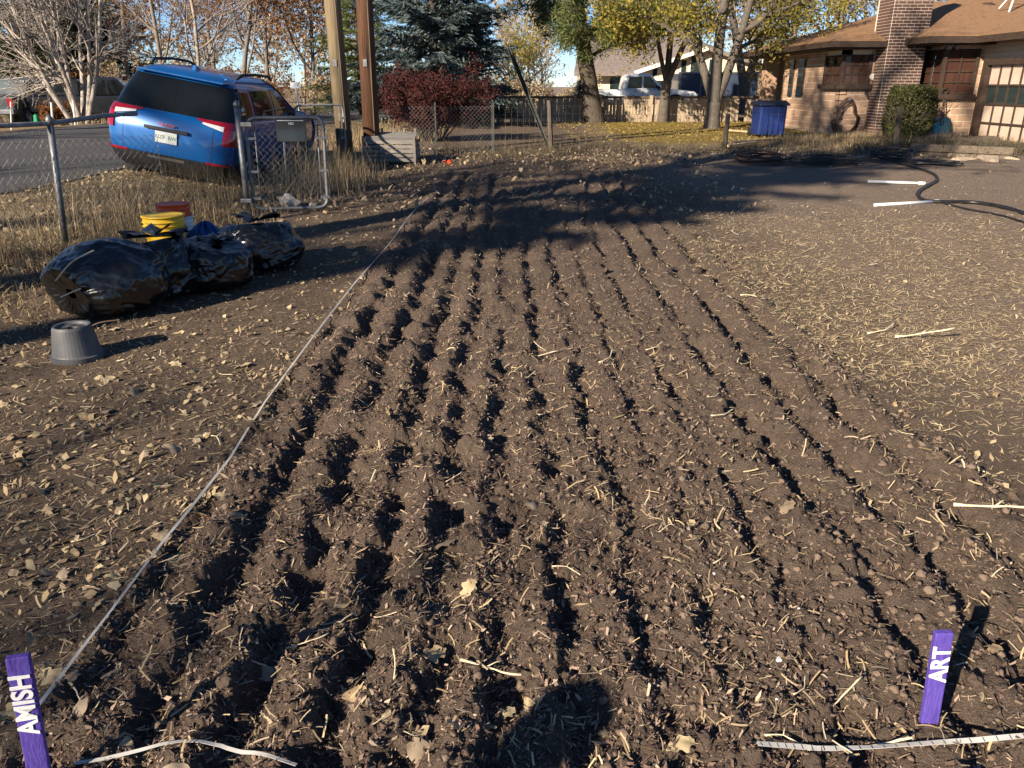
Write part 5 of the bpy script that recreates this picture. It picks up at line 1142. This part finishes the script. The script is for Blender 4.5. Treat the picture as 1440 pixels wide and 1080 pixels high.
def suv():
    loc = Vector((-5.02, 11.5, .175)); root = thing('parked_car', 'bright blue SUV parked on the sloping road bank behind the gate', 'car', loc, (0, math.radians(10.5), math.radians(-2.0)))
    LO = [(.24, .16, 4.40, .76), (.34, .06, 4.52, .84), (.50, -.01, 4.60, .895), (.66, -.02, 4.62, .915), (.84, -.01, 4.58, .92), (1.0, .04, 4.42, .905), (1.08, .10, 4.2, .88)]
    HI = [(1.06, .10, 3.70, .87), (1.2, .19, 3.35, .835), (1.35, .29, 3.0, .79), (1.5, .39, 2.7, .735), (1.58, .46, 2.5, .69), (1.64, .62, 2.3, .60), (1.675, .95, 2.0, .42)]
    def par(T, z):
        zz = [t[0] for t in T]; y0, y1, hw = (np.interp(z, zz, [t[k] for t in T]) for k in (1, 2, 3)); return hw, (y0 + y1) / 2, (y1 - y0) / 2
    def shell(T, steps, n):
        mb = MB(); zs_ = np.linspace(T[0][0], T[-1][0], steps)
        for z in zs_:
            hw, yc, hl = par(T, z); R_ = ring_pts(hw, yc, hl); N = len(R_); mb.v += [(x, y, z) for x, y in R_]
        for j in range(steps - 1):
            for k in range(N): k2 = (k + 1) % N; mb.f.append((j * N + k, j * N + k2, (j + 1) * N + k2, (j + 1) * N + k))
        mb.f.append(tuple(range(N - 1, -1, -1))); mb.f.append(tuple((steps - 1) * N + k for k in range(N))); return mb
    body = shell(LO, 16, 5).build('body', 'car_blue', root, local=True, smooth=True)
    cab = shell(HI, 16, 5).build('cabin', 'car_blue', root, local=True, smooth=True)
    def rear(T, xa, xb, za, zb, off=.008, na=14, nb=8, curve=None):
        def f(a, b):
            z = za(a) + (zb(a) - za(a)) * b if callable(za) else za + (zb - za) * b; x = xa + (xb - xa) * a
            hw, yc, hl = par(T, z); x = max(-hw * .998, min(hw * .998, x)); s = 1 + off / hw
            return (x * s, ring_y(x, hw, yc, hl) - off, z)
        return MB().grid(f, na, nb)
    def side(T, s, ya, yb, za, zb, off=.008, na=10, nb=5):
        def f(a, b):
            z = za + (zb - za) * b; hw, yc, hl = par(T, z); y = (ya[0] + (ya[1] - ya[0]) * b) * (1 - a) + (yb[0] + (yb[1] - yb[0]) * b) * a
            return (s * (ring_x(y, hw, yc, hl) + off), y, z)
        return MB().grid(f, na, nb)
    rear(HI, -.86, .86, 1.085, 1.53, .010, 30, 10).build('rear_window', 'glass', root, local=True, smooth=True)
    MB().box((0, .47, 1.578), (1.24, .22, .03)).build('spoiler', 'car_blue', root, local=True, bevel=.012)
    for s in (-1, 1):
        side(HI, s, (.55, .70), (1.05, 1.0), 1.09, 1.48).build('quarter_window', 'glass', root, local=True, smooth=True)
        side(HI, s, (1.15, 1.1), (2.0, 1.95), 1.09, 1.50).build('side_window', 'glass', root, local=True, smooth=True)
        side(HI, s, (2.08, 2.03), (3.15, 2.5), 1.09, 1.50).build('side_window', 'glass', root, local=True, smooth=True)
        tl = rear(LO, s * .38, s * .90, lambda a: 1.06 - .085 * a, lambda a: 1.085, .014, 20, 3).build('tail_light', 'red_lens', root, local=True, smooth=True)
        rear(LO, s * .76, s * .915, .77, .99, .013, 10, 4).build('lower_lens', 'red_lens', tl, local=True, smooth=True)
        rear(LO, s * .46, s * .755, lambda a: 1.022 - .062 * a, lambda a: 1.045 - .02 * a, .017, 8, 2).build('white_lens', 'white_lens', tl, local=True, smooth=True)
        rear(LO, s * .55, s * .86, .475, .51, .020, 6, 2).build('reflector', 'red_lens', root, local=True)
        MB().tube([(s * .63, .85, 1.655), (s * .655, 1.0, 1.71), (s * .66, 1.6, 1.725), (s * .655, 2.2, 1.70), (s * .63, 2.4, 1.645)], .022, 6).build('roof_rail', 'trim_black', root, local=True, smooth=True)
        mr = MB().box((s * .99, 3.05, 1.12), (.2, .12, .15)).build('mirror', 'car_blue', root, local=True, bevel=.03); MB().box((s * .99, 2.985, 1.12), (.16, .006, .115)).build('mirror_glass', 'white_lens', mr, local=True)
        for y in (.85, 3.6):
            wv = MB().tube([(s * .62, y, .34), (s * .70, y, .34), (s * .88, y, .34), (s * .90, y, .34)], [.28, .345, .345, .31], 28).build('wheel', 'tyre', root, local=True, smooth=True)
            MB().tube([(s * .89, y, .34), (s * .91, y, .34)], [.23, .2], 20).build('rim', 'alloy', wv, local=True)
            MB().tube([(s * .85, y + .40 * math.cos(q), .34 + .40 * math.sin(q)) for q in [k * math.pi / 14 for k in range(15)]], .065, 8).build('wheel_arch', 'trim_black', root, local=True, smooth=True)
        for y in (1.6, 2.6): MB().box((s * .925, y, .92), (.03, .18, .03)).build('door_handle', 'car_blue', root, local=True, bevel=.008)
    rear(LO, -.90, .90, .25, .50, .012, 24, 5).build('bumper', 'trim_black', root, local=True, smooth=True)
    rear(LO, -.25, .25, .43, .47, .02, 6, 2).build('skid_plate', 'alloy', root, local=True)
    MB().box((0, -.036, .855), (.62, .025, .045)).build('tailgate_handle', 'trim_black', root, local=True, bevel=.006)
    for x in (-.36, .36): rear(LO, x * 1.75, x * 1.75 + .004, .52, .96, .004, 1, 4).build('panel_gap', 'ink', root, local=True)
    pl = MB().box((0, -.034, .745), (.31, .012, .155)).build('licence_plate', 'plate', root, local=True, bevel=.004)
    text('characters', 'UZF  BW', .075, 'plate_ink', pl, (0, -.0415, .745), (math.pi / 2, 0, 0), local=True, extrude=.0006)
    text('lettering', 'TERRAIN', .058, 'chrome_red', root, (0, -.034, .915), (math.pi / 2, 0, 0), local=True, extrude=.003)
    MB().prism([(.82, 1.63), (1.08, 1.66), (1.0, 1.70), (.86, 1.735)], -.03, .03).build('roof_fin', 'car_blue', root, local=True, bevel=.01)
    MB().tube([(.1, .30, 1.16), (.35, .245, 1.10)], .008, 5).build('wiper', 'trim_black', root, local=True)
    MB().box((0, .5, .34), (1.3, .5, .2)).build('underbody', 'trim_black', root, local=True)
suv()
def pickup(name, label, loc, rz, paint, L=5.2, group=None, shell=False, roll=0):
    r = thing(name, label, 'pickup', loc, (0, roll, rz), group)     # local +y is forward
    hw = .93
    MB().prism([(0, .5), (0, 1.05), (L - 1.1, 1.08), (L - .15, .98), (L, .86), (L, .45), (L - .9, .42), (.6, .42)], -hw, hw).build('body', paint, r, local=True, bevel=.06)
    cb = MB(); cb.prism([(2.0, 1.06), (2.1, 1.62), (2.3, 1.74), (3.2, 1.74), (3.9, 1.06)], -.83, .83); cab = cb.build('cab', paint, r, local=True, bevel=.07)
    if shell:
        c = MB().prism([(.05, 1.06), (.1, 1.6), (.25, 1.66), (1.95, 1.66), (1.95, 1.06)], -.82, .82).build('bed_cap', paint, r, local=True, bevel=.05)
        for s in (-1, 1): MB().box((s * .825, 1.0, 1.36), (.012, 1.5, .32)).build('window', 'glass', c, local=True)
        MB().box((0, .06, 1.36), (1.4, .012, .36)).build('window', 'glass', c, local=True)
    else: MB().box((0, 1.0, 1.062), (1.6, 1.8, .02)).build('bed_floor', 'trim_black', r, local=True)
    for s in (-1, 1):
        x = s * .834
        MB().prism([(2.2, 1.12), (2.26, 1.58), (2.85, 1.62), (2.85, 1.12)], x - .006, x + .006).build('side_window', 'glass', r, local=True)
        MB().prism([(2.93, 1.12), (2.93, 1.62), (3.2, 1.62), (3.68, 1.12)], x - .006, x + .006).build('side_window', 'glass', r, local=True)
        MB().box((s * .94, 2.55, .98), (.02, .16, .03)).build('door_handle', 'trim_black', r, local=True)
        MB().box((s * .94, 2.9, .75), (.006, .012, .5)).build('door_gap', 'ink', r, local=True)
        MB().box((s * .80, -.012, .86), (.2, .03, .3)).build('tail_light', 'red_lens', r, local=True)
        MB().box((s * .72, L - .0, .80), (.32, .04, .16)).build('headlight', 'white_lens', r, local=True)
        MB().box((s * 1.02, 3.6, 1.12), (.16, .1, .16)).build('mirror', 'trim_black', r, local=True, bevel=.02)
        for y in (.95, L - 1.0):
            w = MB().tube([(s * .66, y, .37), (s * .72, y, .37), (s * .93, y, .37), (s * .95, y, .37)], [.3, .37, .37, .33], 24).build('wheel', 'tyre', r, local=True, smooth=True)
            MB().tube([(s * .94, y, .37), (s * .965, y, .37)], [.22, .2], 16).build('rim', 'alloy', w, local=True)
            MB().tube([(s * .90, y + .43 * math.cos(q), .40 + .43 * math.sin(q)) for q in [k * math.pi / 12 for k in range(13)]], .06, 6).build('wheel_arch', 'trim_black', r, local=True)
    MB().box((0, -.05, .55), (1.8, .14, .16)).build('rear_bumper', 'alloy', r, local=True, bevel=.02)
    MB().box((0, L + .02, .55), (1.8, .14, .2)).build('front_bumper', 'alloy', r, local=True, bevel=.02)
    MB().prism([(3.26, 1.66), (3.27, 1.68), (3.83, 1.12), (3.82, 1.10)], -.70, .70).build('windscreen', 'glass', r, local=True)
    return r
pk = AT(42, 150, 31.5); pickup('parked_truck', 'black pickup with bed cap parked across the road under the evergreen', (pk.x, pk.y, .16), math.radians(-72), 'car_black', shell=True)
pk = AT(8, 150, 30.0); pickup('parked_truck', 'grey pickup seen from behind at the left edge across the road', (pk.x - .3, pk.y - .6, .16), math.radians(8), 'car_grey', L=4.9)
pk = AT(812, 125, 38.5); pickup('parked_truck', 'white pickup parked behind the wooden fence', (pk.x, pk.y, .36), math.radians(-90), 'car_white', L=5.4, shell=False)
tb = AT(1010, 120, 40.0); tr_ = thing('cargo_trailer', 'dark blue box trailer behind the wooden fence and ash trees', 'trailer', (tb.x, 40.0, .1))
tw = AT(1064, 120, 40).x - AT(952, 120, 40).x
MB().box((0, 1.0, 1.22), (tw, 2.0, 1.64)).build('box', 'trailer_blue', tr_, local=True, bevel=.05)
MB().box((0, -.01, 2.06), (tw + .04, .06, .08)).box((0, -.012, .43), (tw + .04, .06, .10)).build('edge_trim', 'alloy', tr_, local=True)
for x in (-tw * .48, -tw * .22, tw * .48): MB().box((x, -.014, 1.24), (.06, .05, 1.54)).build('corner_trim', 'alloy', tr_, local=True)
for x in (.3, 1.1): wv = MB().tube([(x, .02, .36), (x, .22, .36)], .36, 20).build('wheel', 'tyre', tr_, local=True)
MB().box((-tw * .17, -.03, 1.65), (.18, .03, .24)).build('vent', 'frame_white', tr_, local=True)
#@@CREAM_HOUSE
hy = 46.0; hx0, hx1 = AT(868, 100, hy).x, AT(1075, 100, hy).x; ze = AT(900, 100, hy).z; apx = AT(962, 70, hy)
ch_ = thing('cream_house', 'cream stucco house with grey roof behind the white pickup', 'house', (apx.x, hy, 0))
MB().prism([(hx0, 0), (hx1, 0), (hx1, ze), (apx.x, apx.z), (hx0 + 2.4, ze + .5), (hx0, ze)], 0, 1) if False else None
m = MB(); w0 = AT(893, 100, hy).x; i = 0
pts = [(w0, 0), (hx1, 0), (hx1, ze + .2), (apx.x + 1.2, apx.z), (w0, ze)]
m.v += [(x_, hy, z_) for x_, z_ in pts] + [(x_, hy + 6, z_) for x_, z_ in pts]; n = len(pts); m.f += [tuple(range(n)), tuple(reversed(range(n, 2 * n)))] + [(k, n + k, n + (k + 1) % n, (k + 1) % n) for k in range(n)]
m.build('wall', 'stucco', ch_)
MB().box(((hx0 + w0) / 2 - 1, hy + 1.5, ze / 2 - .1), (w0 - hx0 + 2, 2.4, ze - .2)).build('side_wall', 'stucco', ch_)
rz_ = AT(920, 66, hy + 4).z; r = MB()
slab(r, [(hx0 - 2.4, hy - .4, ze - .05), (w0 - .1, hy - .4, ze - .05), (apx.x + 1.2, hy - .45, apx.z + .15), (apx.x + 1.2, hy + 5.5, rz_ + .9), (hx0 - 1.6, hy + 5.5, rz_ + .9)], .2)
slab(r, [(apx.x + 1.2, hy - .45, apx.z + .15), (hx1 + .6, hy - .45, ze + .15), (hx1 + .6, hy + 6, ze + .15), (apx.x + 1.2, hy + 5.5, rz_ + .9)], .2)
r.build('roof', 'shingle_grey', ch_)
MB().bar((w0 - .1, hy - .5, ze - .1), (apx.x + 1.2, hy - .5, apx.z + .06), .1, .2).build('barge_board', 'frame_white', ch_)
ar = AT(877, 108, hy + .3); m = MB(); m.poly([(ar.x + .75 * math.cos(q), hy + .28, ar.z - .25 + .75 * math.sin(q)) for q in [k * math.pi / 14 for k in range(15)]] + [(ar.x - .75, hy + .28, .6), (ar.x + .75, hy + .28, .6)]); m.build('arched_window', 'glass_far', ch_, thick=.02)
def win(px0, px1, py0, py1, name='window'):
    a, b = AT(px0, py1, hy - .02), AT(px1, py0, hy - .02); c = (a + b) / 2; f = MB().box(c, (b.x - a.x, .06, b.z - a.z)).build(name, 'frame_white', ch_)
    n = max(1, round((b.x - a.x) / .7))
    for k in range(n): MB().box((a.x + (k + .5) * (b.x - a.x) / n, hy - .06, c.z), ((b.x - a.x) / n - .09, .02, b.z - a.z - .1)).build('pane', 'glass_far', f)
win(956, 967, 78, 104); win(969, 990, 76, 104); win(916, 926, 88, 108); win(917, 934, 112, 136, 'door'); win(901, 905, 114, 124); win(995, 1010, 82, 104)
# roadside things left: white sign on a post, white stakes, green bin
s = AT(420, 140, 27.0); s.z = bz(s.x, s.y); o = thing('roadside_sign', 'small blank white sign on a white post beyond the blue car', 'sign', s); zt_ = AT(420, 121, 27).z
MB().tube([s, (s.x - .06, s.y, zt_)], .03, 6).build('post', 'frame_white', o); MB().box((s.x - .07, s.y - .04, zt_ + .02), (.29, .03, .18)).build('panel', 'paint_white', o)
for k, (px, py0, py1, lb) in enumerate([(74, 176, 144, 'white marker stake before the black pickup rear wheel'), (105, 172, 142, 'white marker stake before the black pickup front'), (17, 188, 143, 'thin pale stake before the grey pickup bumper')]):
    Y = 24.0 + .5 * k; b = AT(px, py0, Y); b.z = bz(b.x, b.y) - .02; t = AT(px - 2, py1, Y); o = thing('marker_stake', lb, 'stake', b, group='white stakes across the road'); MB().tube([b, t], .028 if k < 2 else .02, 6).build('rod', 'frame_white', o)
gb_ = AT(34, 120, 35); gb_.z = bz(gb_.x, gb_.y); o = thing('green_bin', 'green bin standing behind the pickups', 'bin', gb_); MB().box((0, 0, .85), (.9, .7, 1.7), taper=1.08).build('body', 'green_plastic', o, local=True, bevel=.04); MB().box((0, 0, 1.75), (1.0, .8, .08)).build('lid', 'green_plastic', o, local=True)
#@@GRASS_AND_WEEDS
def blades(name, label, pts, hmin, hmax, wd, m, lean=.35, seed=1, segs=2, kind='stuff', parent=None):
    rg = np.random.default_rng(seed); n = len(pts); x, y = pts[:, 0], pts[:, 1]; z = base_z(x, y) - .01
    h = hmin + (hmax - hmin) * rg.random(n) ** 1.6 * np.clip(.75 + 1.3 * vn(x * 2.3, y * 2.3, seed), .2, 1.3); a = rg.random(n) * 6.283; l = np.abs(rg.normal(0, lean, n)); wa = rg.random(n) * 6.283; w = wd * (.6 + .8 * rg.random(n))
    rows = []
    for k in range(segs + 1):
        t = k / segs; off = l * h * t ** 1.8; zz = h * t * (1 - .25 * np.minimum(1, l) * t); ww = w * (1 - .75 * t)
        c = np.stack([x + np.cos(a) * off, y + np.sin(a) * off, z + zz], -1); s = np.stack([np.cos(wa) * ww / 2, np.sin(wa) * ww / 2, 0 * ww], -1); rows += [c - s, c + s]
    m2 = 2 * (segs + 1); V = np.stack(rows, 1).reshape(-1, 3); b = (np.arange(n) * m2)[:, None]
    F = np.concatenate([b + np.array([[2 * k, 2 * k + 1, 2 * k + 3, 2 * k + 2]]) for k in range(segs)], 0); rv = np.tile(rg.random(n), segs)
    o = link(name, npmesh(name, V, F, dict(rnd=rv)), m, parent); tag(o, label, kind=kind); return o
def along(pts, n, width, seed, clump=.18):
    rg = np.random.default_rng(seed); P_ = np.array([p[:2] for p in pts]); seg = np.linalg.norm(np.diff(P_, axis=0), axis=1); cs = np.concatenate([[0], np.cumsum(seg)])
    nc = max(1, n // 22); s = rg.random(nc) * cs[-1]; cx = np.interp(s, cs, P_[:, 0]) + rg.normal(0, width, nc); cy = np.interp(s, cs, P_[:, 1]) + rg.normal(0, width, nc)
    i = rg.integers(0, nc, n); return np.stack([cx[i] + rg.normal(0, clump, n), cy[i] + rg.normal(0, clump, n)], -1)
fl_ = [(-6.0, 5.1), (-4.9, 6.9), (-4.3, 8.0), (-3.75, 9.1), (-3.4, 9.6)]
blades('dry_grass', 'tall dry tan grass along the left chain-link fence', along(fl_, 2600, .32, 1), .06, .60, .0055, 'dry_blade', .38, 1)
blades('dry_grass', 'matted short dry grass at the foot of the left fence', along([(-4.6, 4.4), (-3.9, 6.0), (-3.9, 7.6), (-3.5, 9.2)], 5200, .38, 2), .04, .26, .007, 'dry_blade', .9, 2)
blades('weeds', 'dark dead weeds tangled in the left fence', along(fl_, 2200, .34, 21), .1, .8, .005, 'weed_dark', .5, 21)
blades('dry_grass', 'dry stalks before the back of the blue car', along([(-5.3, 9.6), (-4.4, 10.4), (-3.9, 11.2)], 1800, .3, 3), .10, .6, .0045, 'weed_dark', .3, 3)
blades('dry_grass', 'dry weeds inside and behind the chain-link gate', along([(-3.1, 10.6), (-2.7, 11.6), (-2.9, 13.2), (-3.3, 14.2)], 2300, .26, 4), .12, .85, .007, 'dry_blade', .3, 4)
blades('weeds', 'dark dry brush along the back wire fence', along([(-1.6, 16.9), (-.4, 16.6), (.9, 17.6), (2.2, 17.9)], 4200, .4, 5), .05, .42, .008, 'weed_dark', .6, 5)
blades('weeds', 'thin dry weeds under the wire fence by the hoses', along([(2.4, 17.8), (4.6, 17.6), (6.5, 17.4), (8.2, 17.2)], 3600, .35, 6), .03, .34, .008, 'weed_dark', .6, 6)
blades('weeds', 'grey-green weeds over the raised timber bed', along([(8.6, 17.9), (9.6, 17.5), (11, 17.0)], 3600, .4, 7, .12) , .18, .5, .012, 'weed_dark', .7, 7)
blades('dry_grass', 'brown grass and weeds along the house wall', along([(9.0, 23.0), (10.2, 22.3), (11.4, 21.4), (12.0, 20.5)], 2600, .35, 8), .05, .28, .012, 'dry_blade', .6, 8)
blades('dry_grass', 'tan grass between the wire fence and the house', along([(6.2, 19.4), (7.6, 19.6), (9.0, 19.6)], 5000, .5, 9), .05, .3, .012, 'dry_blade', .7, 9)
blades('dry_grass', 'tall tan grass beyond the road', along([(-13.0, 27), (-12.4, 33), (-11, 42)], 4200, .7, 10, .4), .1, .42, .03, 'dry_blade', .4, 10)
blades('dry_grass', 'tan grass on the road bank past the poles', along([(-3.6, 17.5), (-3.2, 20), (-3, 26), (-2, 34)], 5000, .4, 11, .3), .1, .6, .015, 'dry_blade', .5, 11)
# brush beyond the road, bush by bush
for k, (px, Y, rx, rz_, lm, lb) in enumerate([(318, 38, 2.2, 2.2, 'leaf_rust', 'rusty brush above the blue car bonnet'), (362, 35, 1.8, 1.6, 'leaf_rust', 'low rusty brush left of the white sign'), (430, 42, 2.6, 2.6, 'leaf_rust', 'orange-brown brush behind the white sign'), (470, 36, 1.8, 1.5, 'leaf_tan', 'tan brush left of the paler pole'), (560, 40, 2.4, 2.4, 'needle_pine', 'green brush right of the darker pole'), (215, 40, 2.8, 2.4, 'leaf_tan', 'tan brush behind the blue car roof'), (258, 45, 3.0, 2.6, 'leaf_tan', 'pale brush above the blue car rear window'), (120, 42, 3.0, 2.3, 'leaf_rust', 'brown brush behind the bare stems'), (90, 27.0, 1.0, .55, 'leaf_rust', 'low reddish shrub before the black pickup'), (10, 38, 2.2, 1.7, 'leaf_rust', 'reddish brush behind the grey pickup'), (700, 44, 2.4, 1.9, 'needle_dark', 'dark brush behind the fence left of the leaning post'), (742, 42, 2.0, 1.6, 'leaf_tan', 'brown brush behind the fence right of the leaning post'), (790, 44, 2.0, 1.7, 'leaf_tan', 'tan brush behind the fence left of the pine trunk'), (1095, 44, 2.4, 1.9, 'leaf_tan', 'pale brush behind the blue bin')]):
    bush(200 + k, px3(px, Y), rx, rx * .8, rz_, 2600, (.07, .17), lm, 'brush', lb, 'bark_grey', 16, (.35, .7), 'bush')
# twigs poking over the bags
for k, (a, b_, lb) in enumerate([((78, 395), (132, 352), 'thin dry stem arching over the nearest black bag'), ((85, 418), (168, 398), 'pale dry stem lying across the pleated bag end'), ((112, 470), (168, 450), 'brown dry twig beside the grey pot')]):
    A = AT(*a, 5.02 if k < 2 else 4.75); B_ = AT(*b_, 5.1 if k < 2 else 4.85); A.z = max(A.z, gz(A.x, A.y) + .02); o = thing('dry_twig', lb, 'twig', A, group='dry stems by the bags')
    MB().tube(smooth_pts([A, A.lerp(B_, .5) + Vector((0, -.02, .03)), B_]), .005, 5).build('stem', 'stalk_pale' if k < 2 else 'stalk_brown', o)
#@@PERSON  (stands out of frame at the left; only the shadow of head and shoulders falls into the picture)
def person():
    b = Vector((-2.32, -1.15, 0)); b.z = gz(b.x, b.y); root = thing('person', 'person in dark jacket standing outside the picture, shadow falls at the bottom', 'person', b, (0, 0, math.radians(-40)))
    J = {'pel': (0, 0, .95, .15, .11), 'spi': (0, 0, 1.15, .145, .11), 'che': (0, .01, 1.34, .165, .115), 'nec': (0, 0, 1.47, .065, .065), 'hea': (0, .02, 1.57, .075, .09), 'top': (0, .01, 1.70, .07, .085)}
    for s, n in ((-1, 'l'), (1, 'r')):
        J.update({n + 'sh': (s * .19, 0, 1.40, .07, .07), n + 'el': (s * .26, .03, 1.12, .048, .048), n + 'wr': (s * .24, .2, .98, .034, .034), n + 'ha': (s * .22, .27, .96, .038, .022), n + 'hi': (s * .10, 0, .88, .10, .10), n + 'kn': (s * .11, .02, .50, .065, .065), n + 'an': (s * .12, -.02, .09, .045, .045), n + 'to': (s * .13, .15, .035, .045, .035)})
        for f in range(5): J[n + 'f%d' % f] = (s * (.195 + .014 * f), .33 + .012 * (2 - abs(2 - f)), .945 - .01 * f, .009, .009)
    E_ = [('pel', 'spi'), ('spi', 'che'), ('che', 'nec'), ('nec', 'hea'), ('hea', 'top')]
    for n in 'lr': E_ += [('che', n + 'sh'), (n + 'sh', n + 'el'), (n + 'el', n + 'wr'), (n + 'wr', n + 'ha'), ('pel', n + 'hi'), (n + 'hi', n + 'kn'), (n + 'kn', n + 'an'), (n + 'an', n + 'to')] + [(n + 'ha', n + 'f%d' % f) for f in range(5)]
    K = list(J); me = bpy.data.meshes.new('body'); me.from_pydata([J[k][:3] for k in K], [(K.index(a), K.index(c)) for a, c in E_], []); me.update()
    o = link('body', me, 'cloth', root, local=True, smooth=True); md = o.modifiers.new('skin', 'SKIN')
    for k, v in zip(K, me.skin_vertices[0].data): v.radius = J[k][3:5]; v.use_root = (k == 'pel')
    md.use_smooth_shade = True; sd = o.modifiers.new('sub', 'SUBSURF'); sd.levels = sd.render_levels = 2
    MB().lathe([(.02, 0), (.085, .02), (.105, .09), (.095, .16), (.05, .20), (.01, .21)], 16, (0, 0, 1.56)).build('hair', 'hair', root, local=True, smooth=True)
person()
